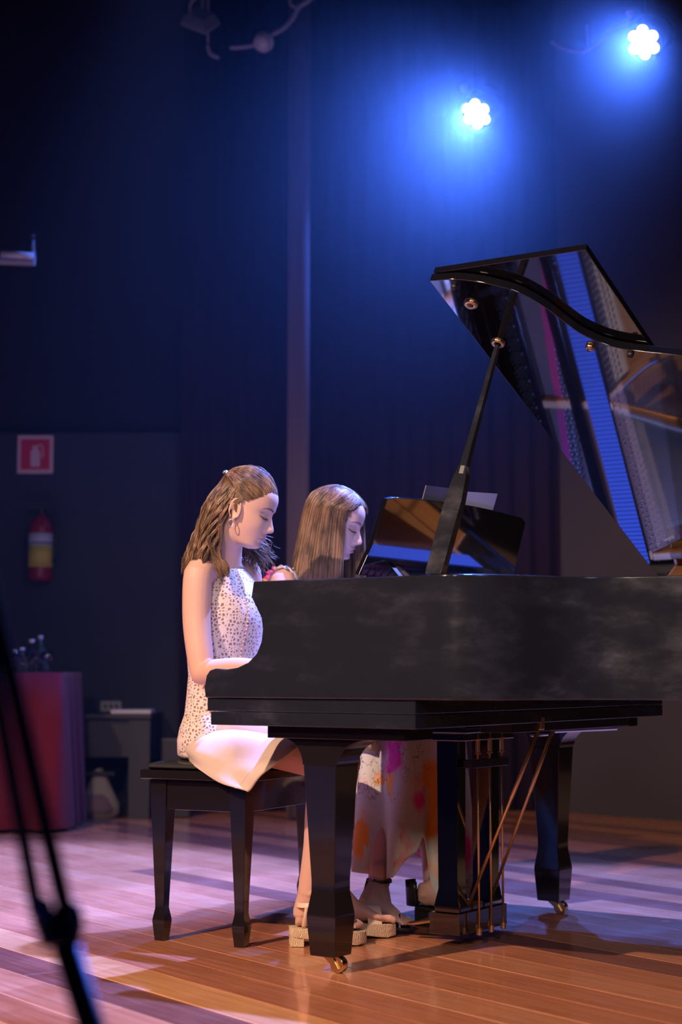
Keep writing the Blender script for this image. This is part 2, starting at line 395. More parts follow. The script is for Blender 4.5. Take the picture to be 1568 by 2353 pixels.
# ------------------------------------------------------------------ stage LED lamps
def par(px, py, Y, label, aim):
    c = P(px, py, Y); root = thing('stage_lamp', c, label, 'lamp', 'LED stage lamps')
    d = np.array(aim, float) - c; d /= np.linalg.norm(d)
    x = np.cross([0, 0, 1.], d); x /= np.linalg.norm(x); y = np.cross(d, x); Rm = np.stack([x, y, d], 1)
    def loc(mb): return mb.xf(Rm, c)
    hb = MB().lathe([(.055, -.19), (.085, -.17), (.092, -.05), (.098, .0), (.098, .012), (.088, .012), (.086, -.004), (.03, -.004)], n=28)
    part('housing', loc(hb), 'darkmetal', root, smooth=False)
    k = [(0, 0)] + [(.055 * math.cos(a), .055 * math.sin(a)) for a in np.arange(6) * math.pi / 3 + .3]
    for (a, b) in k:
        lb = MB().lathe([(.003, .012), (.018, .010), (.0235, .004), (.0235, -.004)], c=(a, b, 0), n=16)
        part('lens', loc(lb), 'led', root, smooth=True)
    yb = MB()
    arc = [(.115 * math.cos(t), .115 * math.sin(t), -.07) for t in np.linspace(0, math.pi, 14)]
    yb.tube(arc, .008, 6, flat=None); part('yoke', loc(yb), 'darkmetal', root)
    kb = MB(); kb.lathe([(.004, .0), (.016, .004), (.018, .03), (.012, .036)], c=(-.055, .118, -.06), n=12, axis=1)
    part('clamp_bolt', loc(kb), 'plastic', root, smooth=True)
    hg = MB(); tp = c + y * .115 - d * .07; hg.tube([tp, tp + [0, 0, 5.25 - tp[2]]], .012, 8); part('hanger', hg, 'darkmetal', root)
    return root, c, d
r1, c1, d1 = par(1095, 262, 8.7, 'lower bright blue-white LED stage lamp above the lid\'s left corner', (-2.2, 4.6, 0))
r2, c2, d2 = par(1480, 97, 7.6, 'upper bright blue-white LED stage lamp at the top right', (-2.2, 3.4, 0))
for c, d, w in ((c1, d1, 1500), (c2, d2, 1300)):
    spot('led_beam', c + d * .03, c + d, (.06, .17, 1.0), w, 105, 1.0, .05)
# grey cable hanging left of the upper lamp
cb = MB(); cb.tube(cr([P(1270, 97, 8.3), P(1300, 114, 8.3), P(1340, 118, 8.25), P(1375, 100, 8.2), P(1405, 68, 8.1), P(1450, 48, 7.9)], 26), .009, 6, round_ends=True)
cb.tube([P(1351, 60, 8.25), P(1352, 100, 8.25)], .008, 6, round_ends=True)
tag(build('cable', cb, 'grey', smooth=True), 'thin grey cable looping left of the upper LED lamp', 'cable')

# floodlight and round lamp at the top left
Yf = 8.4
fl = thing('floodlight', P(460, 55, Yf), 'square floodlight hanging from a bracket at the top', 'lamp')
cs = [P(415, 58, Yf), P(445, 36, Yf + .1), P(505, 58, Yf), P(472, 80, Yf - .12)]
cen = sum(cs) / 4; up = np.array([0, 0, .07])
mb = MB()
outer = cs; inner = [cen + (p - cen) * .62 for p in cs]
mb.rings([[p + up * .9 for p in [cen + (q - cen) * .7 for q in cs]], [p + up * .25 for p in outer], outer, inner, [p + up * .25 for p in inner]], cap=True)
part('housing', mb, 'plasticd', fl)
mb = MB(); mb.add([tuple(p + up * .15) for p in inner], [(0, 1, 2, 3)]); part('glass', mb, 'plastic', fl, fix=False)
mb = MB(); mb.ell(cen + np.array([.03, 0, .005]), (.035, .03, .02), 10); part('bulb', mb, 'paper', fl, smooth=True)
mb = MB(); mb.tube([P(462, 40, Yf + .05), P(466, 0, Yf + .05), P(466, -200, Yf + .05)], .011, 6); mb.tube(cr([P(462, 38, Yf), P(438, 28, Yf), P(440, 5, Yf), P(458, -10, Yf)], 12), .008, 6); part('bracket', mb, 'plasticd', fl)
rl = thing('round_lamp', P(606, 96, Yf), 'round pale wall lamp head on a curved grey arm', 'lamp')
mb = MB(); mb.ell(P(606, 96, Yf), (.055, .055, .055), 20); part('globe', mb, 'plastic', rl, smooth=True)
mb = MB(); mb.tube(cr([P(596, 80, Yf - .05), P(612, 86, Yf - .06), P(620, 104, Yf - .05), P(614, 118, Yf - .03)], 10), .004, 6); part('seam', mb, 'plasticd', rl, smooth=True)
mb = MB(); mb.tube(cr([P(584, 104, Yf), P(560, 108, Yf), P(532, 110, Yf)], 10), .011, 8, round_ends=True); mb.tube(cr([P(618, 82, Yf), P(650, 66, Yf), P(674, 40, Yf), P(688, 15, Yf), P(712, -2, Yf), P(760, -60, Yf), P(790, -300, Yf)], 24), .013, 8, round_ends=True)
mb.tube(cr([P(688, 17, Yf), P(672, 14, Yf), P(666, 2, Yf), P(668, -30, Yf)], 10), .008, 6); part('arm', mb, 'plasticd', rl, smooth=True)
mb = MB(); mb.tube(cr([P(478, 108, Yf), P(484, 124, Yf), P(500, 132, Yf)], 10), .010, 8, round_ends=True)
mb.tube([P(478, 108, Yf), P(478, -320, Yf)], .004, 5)
tag(build('hook', mb, 'plasticd', smooth=True), 'short grey hook left of the round lamp head', 'hook')
# pale horizontal device at the left edge
wdv = thing('wall_lamp', P(42, 590, 8.0), 'pale horizontal tube lamp at the left edge above the fire sign', 'lamp')
a, b = P(2, 584, 8.0), P(76, 588, 8.0); mb = MB(); mb.tube([a, b], .017, 12); part('tube', mb, 'plastic', wdv, smooth=True)
a, b = P(-6, 600, 8.03), P(80, 603, 8.03); mb = MB(); mb.tube([a, b], .018, 8); mb.tube([P(79, 600, 8.03), P(76, 565, 8.03), P(76, 540, 8.5)], .009, 6); part('bracket', mb, 'plasticd', wdv)
mb = MB(); mb.tube([P(76, 548, 8.03), P(76, 548, 9.45)], .009, 6); part('wall_arm', mb, 'darkmetal', wdv)

# ------------------------------------------------------------------ back left: sign, extinguisher, table, low desk, bag
Yw = 9.37
sg = thing('fire_extinguisher_sign', P(81, 1044, Yw), 'square red sign with a white extinguisher symbol on the wall', 'sign')
def wq(x0, y0, x1, y1, Y, th): 
    a = P(x0, y1, Y); b = P(x1, y0, Y); m = MB(); m.box((a[0], Y, a[2]), (b[0], Y + th, b[2])); return m
part('border', wq(39, 1000, 123, 1088, Yw - .006, .006), 'signw', sg, bevel=.003)
part('panel', wq(47, 1009, 115, 1079, Yw - .010, .006), 'signred', sg)
mb = wq(70, 1035, 92, 1072, Yw - .014, .005); mb.add(*(lambda q: (q.v, q.f))(wq(75, 1024, 87, 1035, Yw - .014, .005))); mb.tube(cr([P(84, 1027, Yw - .012), P(95, 1022, Yw - .012), P(99, 1035, Yw - .012), P(97, 1052, Yw - .012)], 10), .004, 6)
part('symbol', mb, 'signw', sg)
ex = thing('fire_extinguisher', P(89, 1335, Yw - .1), 'red fire extinguisher with a yellow and white label on the wall', 'extinguisher')
eb = P(92, 1335, Yw - .1); s = (Yw - .1) / FPX
mb = MB(); mb.lathe([(.055, 0), (.066, .012), (.068, .04), (.068, .29), (.058, .33), (.03, .36), (.02, .375)], c=eb, n=24); part('cylinder', mb, 'extred', ex, smooth=True)
mb = MB(); mb.lathe([(.0685, .075), (.0690, .075), (.0690, .20), (.0685, .20)], c=eb, n=24); part('label_band', mb, 'lab_y', ex, smooth=True)
mb = MB(); mb.lathe([(.0685, .195), (.0692, .195), (.0692, .265), (.0685, .265)], c=eb, n=24); part('label_band', mb, 'lab_w', ex, smooth=True)
mb = MB(); mb.lathe([(.0694, .205), (.0696, .205), (.0696, .215), (.0694, .215)], c=eb, n=24); part('label_stripe', mb, 'lab_b', ex, smooth=True)
mb = MB(); mb.tube([eb + [0, 0, .37], eb + [0, 0, .41]], .012, 8); mb.box(tuple(eb + [-.07, -.01, .405]), tuple(eb + [.02, .01, .418])); mb.box(tuple(eb + [-.06, -.01, .43]), tuple(eb + [.02, .01, .44])); part('valve', mb, 'darkmetal', ex)
mb = MB(); mb.tube(cr([eb + [.015, 0, .40], eb + [.08, 0, .38], eb + [.09, -.01, .25], eb + [.075, -.02, .1]], 14), .008, 6); part('hose', mb, 'standblk', ex, smooth=True)
mb = MB(); mb.box(tuple(eb + [-.03, .05, .30]), tuple(eb + [.03, .10, .34])); part('wall_bracket', mb, 'darkmetal', ex)

Yt = 8.05
tb = thing('side_table', (-1.95, Yt + .3, 0), 'side table hidden under the red cloth at the left edge', 'table')
mb = MB(); mb.box((-2.45, Yt + .03, .735), (-1.37, Yt + .58, .755)); part('tabletop', mb, 'satin', tb)
for lx, ly in ((-2.4, .08), (-1.42, .08), (-2.4, .57), (-1.42, .57)):
    mb = MB(); mb.box((lx - .02, Yt + ly - .02, 0), (lx + .02, Yt + ly + .02, .735)); part('leg', mb, 'satin', tb)
# tablecloth with folded skirt (top-level, lies on the table)
mb = MB(); ring0 = []; ring1 = []; ring2 = []
per = []
x0, x1, y0, y1 = -2.48, -1.345, Yt, Yt + .61
for i in range(40): per.append((x0 + (x1 - x0) * i / 40, y0, 0, -1))
for i in range(24): per.append((x1, y0 + (y1 - y0) * i / 24, 1, 0))
for i in range(40): per.append((x1 - (x1 - x0) * i / 40, y1, 0, 1))
for i in range(24): per.append((x0, y1 - (y1 - y0) * i / 24, -1, 0))
for i, (x, y, nx, ny) in enumerate(per):
    w = .022 * math.sin(i * .9) + .01 * math.sin(i * 2.3)
    ring0.append((x, y, .764)); ring1.append((x + nx * (.012 + w * .4), y + ny * (.012 + w * .4), .55)); ring2.append((x + nx * (.03 + w), y + ny * (.03 + w), .02))
mb.rings([ring2, ring1, ring0], cap=False); mb.f.append(tuple(len(mb.v) - len(per) + j for j in range(len(per))))
tag(build('tablecloth', mb, 'redcloth', smooth=True), 'dark red cloth draped over the side table at left', 'tablecloth')
# bottles and glasses on the cloth
def bottle(px, Y, h, r, m, label, cat, wine=False):
    c = P(px, 1540, Y); c[2] = .766
    if wine: prof = [(r * .8, 0), (r * .8, .004), (.004, .008), (.004, h * .45), (r * .7, h * .55), (r, h * .72), (r * .8, h), (r * .76, h), (r * .94, h * .72), (.004, h * .5)]
    else: prof = [(r * .9, 0), (r, .01), (r, h * .6), (r * .38, h * .78), (r * .36, h), (r * .2, h)]
    root = thing('wine_glass' if wine else 'bottle', c, label, cat, 'glassware on the red cloth')
    mb = MB(); mb.lathe(prof, c=c, n=16); part('bowl' if wine else 'body', mb, m, root, smooth=True)
    if not wine:
        mb = MB(); mb.lathe([(r * .42, h * .97), (r * .42, h * 1.08), (r * .1, h * 1.08)], c=c, n=12); part('cap', mb, 'plastic', root, smooth=True)
bottle(32, 8.3, .10, .032, 'glass', 'leftmost short clear tumbler-like bottle on the red cloth', 'bottle')
bottle(50, 8.25, .11, .03, 'glass', 'short clear bottle second from the left on red cloth', 'bottle')
bottle(72, 8.35, .15, .033, 'glass', 'taller clear bottle in the middle of the red cloth', 'bottle')
bottle(92, 8.45, .17, .03, 'glassg', 'tallest greenish bottle on the red cloth', 'bottle')
bottle(83, 8.18, .09, .032, 'glass', 'stemmed glass in front of the greenish bottle', 'glass', True)
bottle(108, 8.2, .10, .034, 'glass', 'rightmost stemmed glass at the red cloth\'s edge', 'glass', True)

# low black desk behind
M['deskm'] = mat('dark_desk_laminate', (.006, .006, .016), .5)
dk = thing('low_desk', (-1.35, 9.0, 0), 'low black desk with side panels behind the piano bench', 'desk')
def wbox(x0, x1, Ya, Yb, z0, z1): m = MB(); m.box((x0, Ya, z0), (x1, Yb, z1)); return m
xa, xb = P(118, 1640, 8.78)[0], P(348, 1640, 8.78)[0]
part('desktop', wbox(xa, xb, 8.78, 9.33, .522, .547), 'deskm', dk, bevel=.003)
part('front_panel', wbox(xa + .02, xb - .02, 8.84, 8.86, .32, .522), 'deskm', dk)
part('side_panel', wbox(xa + .01, xa + .05, 8.81, 9.3, 0, .522), 'deskm', dk)
part('side_panel', wbox(xb - .12, xb - .01, 8.81, 9.3, 0, .522), 'deskm', dk)
part('shelf', wbox(xa + .05, xa + .32, 8.88, 9.28, .22, .24), 'deskm', dk)
pp = P(300, 1642, 8.35); mb = MB(); mb.box((P(254, 1642, 8.78)[0], 8.79, .5475), (P(346, 1642, 8.78)[0], 9.0, .567)); tag(build('folder', mb, 'plastic', bevel=.002), 'pale folder lying on the low black desk', 'folder')
so = thing('wall_socket', P(255, 1622, 9.37), 'pale rectangular socket plate above the low desk', 'socket')
part('plate', wq(231, 1611, 279, 1635, 9.366, .012), 'plasticd', so, bevel=.003)
for qx in (242, 255, 268): part('socket', wq(qx - 4, 1618, qx + 4, 1628, 9.362, .006), 'darkmetal', so)
# bag under desk
bg = thing('cloth_bag', P(228, 1875, 8.9), 'lumpy cream cloth bag on the floor beneath the low desk', 'bag')
bc = atz(228, 1876, 0); rr = []
for t, w, sh in ((0, .09, 0), (.02, .105, 0), (.07, .10, .003), (.12, .082, .006), (.17, .06, .004), (.215, .038, .0), (.245, .022, -.002), (.255, .006, 0)):
    rr.append([(bc[0] + sh + w * math.cos(a) * (1 + .1 * math.sin(3 * a + t * 30)), bc[1] - .02 + .7 * w * math.sin(a) * (1 + .1 * math.cos(4 * a + t * 20)), t * 1.0) for a in np.linspace(0, 2 * math.pi, 24, endpoint=False)])
mb = MB(); mb.rings(rr); part('pouch', mb, 'bag', bg, smooth=True)
rr2 = [[(bc[0] - .02 + 1.06 * w * math.cos(a), bc[1] - .03 + .8 * w * math.sin(a), z) for a in np.linspace(0, 2 * math.pi, 20, endpoint=False)] for z, w in ((.02, .10), (.045, .107), (.07, .1), (.10, .088), (.12, .07))]
mb = MB(); mb.rings(rr2); part('fold', mb, 'bagp', bg, smooth=True)
# small items to the right of the desk
mb = MB(); mb.box(tuple(atz(368, 1880, 0) + [0, 0, .001]), tuple(atz(368, 1880, 0) + [.16, .15, .42])); tag(build('equipment_case', mb, 'satin', bevel=.01), 'dark equipment case beside the low desk, behind the bench', 'case')

# ------------------------------------------------------------------ grand piano (local axes: x = towards the tail, y = towards the bass side)
RZ = math.atan2(PV[1], PV[0])
pi_ = thing('grand_piano', PO, 'black lacquered grand piano with its lid propped open', 'piano', rz=RZ)
def pp_(name, mb, m, parent=None, **kw): return build(name, mb, m, parent or pi_, **kw)
NEAR = [(.33, -.12), (.40, -.118), (.45, -.095), (.495, -.055), (.535, .005), (.572, .08), (.61, .14), (.67, .192), (.76, .228), (.88, .258), (1.0, .30), (1.12, .37), (1.24, .47), (1.36, .61), (1.46, .76), (1.53, .92), (1.56, 1.07), (1.53, 1.21), (1.46, 1.31), (1.36, 1.37), (1.25, 1.385), (.33, 1.39)]
outl = cr(NEAR[:-1], 80); outl = np.vstack([outl, [NEAR[-1]]])
def inset(pl, d):
    out = []
    for i in range(len(pl)):
        t = pl[min(i + 1, len(pl) - 1)] - pl[max(i - 1, 0)]; t /= np.linalg.norm(t); out.append(pl[i] + d * np.array([-t[1], t[0]]))
    return np.array(out)
inl = inset(outl, .035); inl[0] = (.33, -.085); inl[-1] = (.33, 1.355)
# arm (cheek) profile in (v, z)
arm_px = [(582, 1336), (577, 1372), (588, 1394), (600, 1420), (603, 1445), (600, 1475), (589, 1502), (570, 1522), (545, 1534), (520, 1538), (495, 1536), (482, 1540), (474, 1552), (470, 1575), (471, 1605)]
nrm = PU
arm = []
for x, y in arm_px:
    l = W2L(plane_pt(x, y, L2W(0, -.12, 0), nrm)); arm.append((l[0], l[2]))
arm[0] = (arm[0][0], 1.008); arm[-1] = (arm[-1][0], .702)
prof = arm + [(.33, .702), (.33, 1.008)]
mb = MB()
for ua, ub in ((-.12, -.085), (1.355, 1.39)):
    n = len(prof); v = [(p[0], ua, p[1]) for p in prof] + [(p[0], ub, p[1]) for p in prof]
    f = [tuple(range(n)), tuple(range(2 * n - 1, n - 1, -1))] + [(i, i + n, (i + 1) % n + n, (i + 1) % n) for i in range(n) if i != n - 2]
    mb.add(v, f)
n = len(outl); zs = (.702, 1.008)
v = [(p[0], p[1], z) for z in zs for p in outl] + [(p[0], p[1], z) for z in zs for p in inl]
f = []
for i in range(n - 1):
    f += [(i, i + 1, n + i + 1, n + i), (2 * n + i, 3 * n + i, 3 * n + i + 1, 2 * n + i + 1), (n + i, n + i + 1, 3 * n + i + 1, 3 * n + i), (i, 2 * n + i, 2 * n + i + 1, i + 1)]
mb.add(v, f); pp_('rim', mb, 'rim', bevel=.004)
# inner wooden lining of the rim
mb = MB(); il2 = inset(outl, .0365); il3 = inset(outl, .045)
v = [(p[0], p[1], z) for z in (.80, .995) for p in il2] + [(p[0], p[1], z) for z in (.80, .995) for p in il3]; f = []
for i in range(2, n - 1): f += [(2 * n + i, 3 * n + i, 3 * n + i + 1, 2 * n + i + 1), (n + i, n + i + 1, 3 * n + i + 1, 3 * n + i), (i, i + 1, n + i + 1, n + i)]
mb.add(v, f); pp_('inner_rim', mb, 'inrim', smooth=True, fix=False)
# arm inner blocks
for ua, ub in ((-.0845, -.045), (1.315, 1.3545)):
    mb = MB(); mb.prism([(-.33, .705), (-.33, .765), (-.19, .765), (-.16, .80), (-.14, .95), (-.10, .95), (-.10, .705)], 1, ua, ub); pp_('cheek_block', mb, 'black', bevel=.003)
# key bed: two boards
mb = MB(); mb.box((-.345, -.112, .6665), (.310, 1.382, .7015)); pp_('key_bed', mb, 'rim', bevel=.0025)
mb = MB(); mb.box((-.333, -.112, .630), (.310, 1.382, .6655)); pp_('key_bed', mb, 'rim', bevel=.0025)
mb = MB(); mb.box((-.34, -.08, .702), (-.318, 1.35, .732)); pp_('key_slip', mb, 'black', bevel=.003)
mb = MB(); mb.prism([(-.165, .745), (-.145, .93), (-.13, .93), (-.15, .745)], 1, -.044, 1.314); pp_('fallboard', mb, 'black', bevel=.002)
mb = MB(); mb.box((-.13, -.084, .915), (-.08, 1.354, .995)); pp_('front_rail', mb, 'black', bevel=.003)
# keys
kw = 1.225 / 52; wk = None
for i in range(52):
    u0 = .022 + i * kw; mb = MB(); mb.box((-.315, u0 + .0004, .722), (-.168, u0 + kw - .0004, .742)); pp_('white_key', mb, 'key_w', fix=False)
    if (51 - i) % 7 in (1, 3, 4, 6, 0) and i < 51:
        mb = MB(); mb.prism([(u0 + kw - .0055, .742), (u0 + kw + .0055, .742), (u0 + kw + .004, .754), (u0 + kw - .004, .754)], 0, -.265, -.168); pp_('black_key', mb, 'key_b')
for u0, u1 in ((-.044, .021), (1.248, 1.314)):
    mb = MB(); mb.box((-.317, u0, .705), (-.166, u1, .758)); pp_('key_block', mb, 'black', bevel=.003)
# soundboard, plate, struts
inner = inset(outl, .046)
poly = [tuple(p) for p in inner]; poly[0] = (.20, -.074); poly[-1] = (.20, 1.344)
mb = MB(); mb.prism(poly, 2, .862, .872); pp_('soundboard', mb, 'sound')
mb = MB(); mb.prism([tuple(p) for p in inset(outl, .02)], 2, .78, .80); pp_('underside_frame', mb, 'satin')
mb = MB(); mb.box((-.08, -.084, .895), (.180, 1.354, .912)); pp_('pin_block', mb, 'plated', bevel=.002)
mb = MB(); mb.box((.008, -.075, .912), (.032, 1.345, .946)); pp_('capo_bar', mb, 'black', bevel=.006)
# perimeter of the plate
op = inset(outl, .047); ip = inset(outl, .13); mb = MB(); v = []
for z in (.895, .917): v += [(p[0], p[1], z) for p in op] + [(p[0], p[1], z) for p in ip]
f = []
for i in range(n - 1): f += [(2 * n + i, 2 * n + i + 1, 3 * n + i + 1, 3 * n + i), (n + i, 3 * n + i, 3 * n + i + 1, n + i + 1), (i, n + i, n + i + 1, i + 1)]
mb.add(v, f); pp_('plate_rim', mb, 'plate', smooth=True, fix=False)
def near_v(u):   # far v of the inner plate edge at a given u
    vs_ = [p[0] for i, p in enumerate(ip) if abs(p[1] - u) < .05]; return max(vs_) if vs_ else .5
for (ua, va, ub, vb, w) in ((.17, .27, .20, .56, .014), (.735, .03, .765, .27, .020), (1.30, .27, 1.27, 1.42, .02)):
    mb = MB(); h = .945
    for s0 in (0,):
        mb.add([(va, ua - w, .90), (va, ua + w, .90), (vb, ub + w, .90), (vb, ub - w, .90), (va, ua - w * .7, h), (va, ua + w * .7, h), (vb, ub + w * .7, h), (vb, ub - w * .7, h)], [(0, 3, 2, 1), (4, 5, 6, 7), (0, 1, 5, 4), (1, 2, 6, 5), (2, 3, 7, 6), (3, 0, 4, 7)])
    pp_('plate_strut', mb, 'plate', bevel=.005)
# cross web of the plate (the wide bronze arm)
mb = MB(); mb.tube(cr([(.20, .755, .93), (.27, .775, .93), (.36, .81, .93), (.47, .855, .93), (.70, .93, .93), (1.05, 1.03, .925), (1.38, 1.12, .92)], 30), list(np.linspace(.020, .045, 30)), 8, flat=(.45, (0, 0, 1))); pp_('plate_web', mb, 'plate', smooth=True)
mb = MB(); mb.tube(cr([(.235, .755, .93), (.29, .72, .93), (.38, .66, .93), (.46, .625, .93), (.60, .60, .93), (.85, .58, .93)], 24), [.012] * 24, 8, flat=(.5, (0, 0, 1))); pp_('plate_web', mb, 'inrim', smooth=True)
# bridges
mb = MB(); mb.tube(cr([(.40, -.02, .882), (.50, .12, .882), (.68, .30, .882), (.90, .46, .882), (1.12, .66, .882), (1.24, .86, .882)], 30), .016, 6); pp_('treble_bridge', mb, 'inrim')
mb = MB(); mb.tube(cr([(1.10, .72, .90), (1.25, .90, .90), (1.36, 1.12, .90)], 16), .016, 6); pp_('bass_bridge', mb, 'inrim')
# strings (joined: uncountable fan)
def strset(name, items, m, r):
    v = []; f = []
    for a, b in items:
        a = np.array(a); b = np.array(b); t = (b - a) / np.linalg.norm(b - a); x = np.cross([0, 0, 1], t); x /= np.linalg.norm(x); y = np.cross(t, x); o = len(v)
        for p in (a, b):
            for k in range(3): v.append(tuple(p + r * (math.cos(k * 2.094 + .5) * x + math.sin(k * 2.094 + .5) * y)))
        for k in range(3): f.append((o + k, o + (k + 1) % 3, o + 3 + (k + 1) % 3, o + 3 + k))
    mb = MB(); mb.v = v; mb.f = f; ob = pp_(name, mb, m, fix=False); ob['kind'] = 'stuff'; return ob
def bend_u_far(u):
    """v where the rim's inner edge passes at this u (treble side)"""
    c = [(p[1], p[0]) for p in ip[:60]]; us = [q[0] for q in c]; return float(np.interp(u, us, [q[1] for q in c]))
tre = []
for i in range(110):
    u = -.04 + i * .0074; ve = bend_u_far(u + .04) - .02
    tre.append(((.172, u, .932), (max(ve, .42), u + .02 * (i / 110), .925)))
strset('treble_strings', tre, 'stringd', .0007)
bas = []
for i in range(84):
    k = i / 83; u0 = .775 + .55 * k; ln = min(1.22, (u0 - .30) / .42, 1.22); bas.append(((.172, u0, .938), (.172 + ln, u0 - .42 * ln, .930)))
strset('bass_strings', bas, 'copper', .0014)
pins = MB()
for i in range(88):
    for r_ in range(5):
        u = -.04 + i * .0157; vv = (-.040 + .018 * r_ + .004 * (i % 3)) if r_ < 3 else ((.190 - .12 * u) + .018 * (r_ - 3) + .005 * (i % 2)); x = (vv, u, .912)
        o = len(pins.v); pins.add([(vv - .0030, u - .0030, .91), (vv + .003, u - .003, .91), (vv + .003, u + .003, .91), (vv - .003, u + .003, .91), (vv - .003, u - .003, .942), (vv + .003, u - .003, .942), (vv + .003, u + .003, .942), (vv - .003, u + .003, .942)], [(4, 5, 6, 7), (0, 1, 5, 4), (1, 2, 6, 5), (2, 3, 7, 6), (3, 0, 4, 7)])
o = pp_('tuning_pins', pins, 'steel', fix=False); o['kind'] = 'stuff'
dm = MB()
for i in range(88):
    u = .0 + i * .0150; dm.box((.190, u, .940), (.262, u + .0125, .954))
pp_('damper_felts', dm, 'felt_bluelit', fix=False)['kind'] = 'stuff'
mb = MB(); mb.box((.134, -.05, .936), (.172, 1.335, .962)); pp_('damper_rail', mb, 'black', bevel=.004)
mb = MB(); mb.add([(.165 + .12 * .05 - .014, -.05, .9125), (.165 + .12 * .05 + .014, -.05, .9125), (.165 - .12 * 1.32 + .014, 1.32, .9125), (.165 - .12 * 1.32 - .014, 1.32, .9125), (.165 + .12 * .05 - .014, -.05, .919), (.165 + .12 * .05 + .014, -.05, .919), (.165 - .12 * 1.32 + .014, 1.32, .919), (.165 - .12 * 1.32 - .014, 1.32, .919)], [(0, 3, 2, 1), (4, 5, 6, 7), (0, 1, 5, 4), (1, 2, 6, 5), (2, 3, 7, 6), (3, 0, 4, 7)]); pp_('string_felt', mb, 'felt_red')
ag = MB()
for i in range(120):
    u = -.02 + i * .0112; ag.lathe([(.0028, .90), (.0028, .944), (.0012, .946)], c=(.276 + .014 * (i % 2), u, 0), n=6)
pp_('agraffes', ag, 'steel', fix=False)['kind'] = 'stuff'
for i in range(20):   # hitch pin blocks along the bend, as a row
    pass
hp = MB()
for i in range(0, 60, 1):
    p = inset(outl, .10)[i]; hp.lathe([(.003, .917), (.003, .932), (.001, .934)], c=(p[0], p[1], 0), n=6)
pp_('hitch_pins', hp, 'steel', fix=False)['kind'] = 'stuff'
# legs
def leg(u, v=-.02, label=None):
    cx, cy = v, u; ang = 0
    def sq(h, z): return [(cx - h, cy - h, z), (cx + h, cy - h, z), (cx + h, cy + h, z), (cx - h, cy + h, z)]
    mb = MB(); mb.rings([sq(.0385, .043), sq(.0455, .140), sq(.0450, .150), sq(.0365, .205), sq(.0365, .235), sq(.0515, .53)])
    lg = pp_('leg', mb, 'legblack', bevel=.002)
    # scroll head
    pr = [(cx - .055, .530), (cx + .055, .530)] + [(cx + .055 + .10 * (1 - math.cos(t)), .530 + .068 * math.sin(t)) for t in np.linspace(.1, math.pi / 2, 8)] + [(cx - .055 - .07 * (1 - math.cos(t)), .530 + .068 * math.sin(t)) for t in np.linspace(math.pi / 2, .1, 8)]
    mb = MB(); mb.prism(pr, 1, cy - .05, cy + .05); build('leg_bracket', mb, 'legblack', lg, bevel=.002)
    mb = MB(); mb.box((cx - .155, cy - .07, .598), (cx + .27, cy + .07, .630)); build('leg_plate', mb, 'legblack', lg, bevel=.002)
    mb = MB()  # caster
    mb.lathe([(.013, .040), (.013, .046), (.003, .046)], c=(cx, cy, 0), n=14)
    for s in (-1, 1):
        mb.prism([(cx - .018, .044), (cx + .016, .044), (cx + .036, .012), (cx + .026, .010)], 1, cy + s * .015 - .002, cy + s * .015 + .002)
    build('caster_fork', mb, 'brass', lg, bevel=.001)
    mb = MB(); mb.lathe([(.006, -.012), (.020, -.012), (.0215, -.009), (.0215, .009), (.020, .012), (.006, .012)], c=(cx + .026, cy, .0218), n=24, axis=1); build('caster_wheel', mb, 'brass', lg, smooth=False, bevel=.001)
    return lg
leg(0.0); leg(1.252); leg(1.02, 1.22)
# pedal lyre
ly = MB(); ly.box((-.02, .49, .035), (.078, .765, .095)); ly.box((-.01, .50, .095), (.068, .755, .108)); pl = pp_('pedal_box', ly, 'black', bevel=.002)
for ua, ub in ((.505, .553), (.700, .748)):
    mb = MB(); h = (ua + ub) / 2
    mb.rings([[(-.012, ua - .006, .108), (.07, ua - .006, .108), (.07, ub + .006, .108), (-.012, ub + .006, .108)], [(.0, ua, .16), (.062, ua, .16), (.062, ub, .16), (.0, ub, .16)], [(-.003, ua, .598), (.066, ua, .598), (.066, ub, .598), (-.003, ub, .598)]]); pp_('lyre_post', mb, 'black', bevel=.002)
mb = MB(); mb.box((-.04, .46, .598), (.12, .80, .630)); mb.box((-.02, .48, .575), (.10, .78, .598)); pp_('lyre_head', mb, 'black', bevel=.003)
mb = MB(); mb.box((.072, .525, .498), (.105, .735, .522)); pp_('lyre_bar', mb, 'satin', bevel=.002)
for u in (.562, .632, .702):
    mb = MB(); mb.tube([(.10, u, .045), (.10, u, .60)], .0035, 8); rd = pp_('pedal_rod', mb, 'brassd', smooth=True)
    mb = MB(); mb.lathe([(.003, .535), (.009, .537), (.009, .54), (.0065, .542), (.0065, .575), (.010, .577), (.010, .58), (.003, .582)], c=(.10, u, 0), n=12); mb.lathe([(.003, .03), (.008, .032), (.008, .05), (.003, .053)], c=(.10, u, 0), n=10); build('rod_ferrule', mb, 'brassd', rd, smooth=False)
    # pedal
    mb = MB(); mb.tube([(.02, u, .062), (-.05, u, .058), (-.10, u, .050), (-.125, u, .046)], [.008, .010, .017, .014], 12, round_ends=True, flat=(.35, (0, 0, 1))); pp_('pedal', mb, 'brass', smooth=True)
for (a, b) in (((.055, .56, .085), W2L(plane_pt(1240, 1672, L2W(0, .56, 0), PU))), ((.055, .70, .10), W2L(plane_pt(1275, 1664, L2W(0, .70, 0), PU)))):
    mb = MB(); a = np.array(a); b = np.array(b); mb.tube([a, a + (b - a) * .62, a + (b - a) * .63, b], [.0048, .0048, .0062, .0062], 8); bo = pp_('lyre_brace', mb, 'brassd', smooth=True)
    mb = MB(); mb.box(tuple(b + [-.016, -.012, -.006]), tuple(b + [.012, .012, .03])); build('brace_socket', mb, 'brassd', bo, bevel=.003)
mb = MB(); mb.box((.20, .40, .605), (.30, 1.15, .629)); pp_('trapwork', mb, 'satin', bevel=.002)
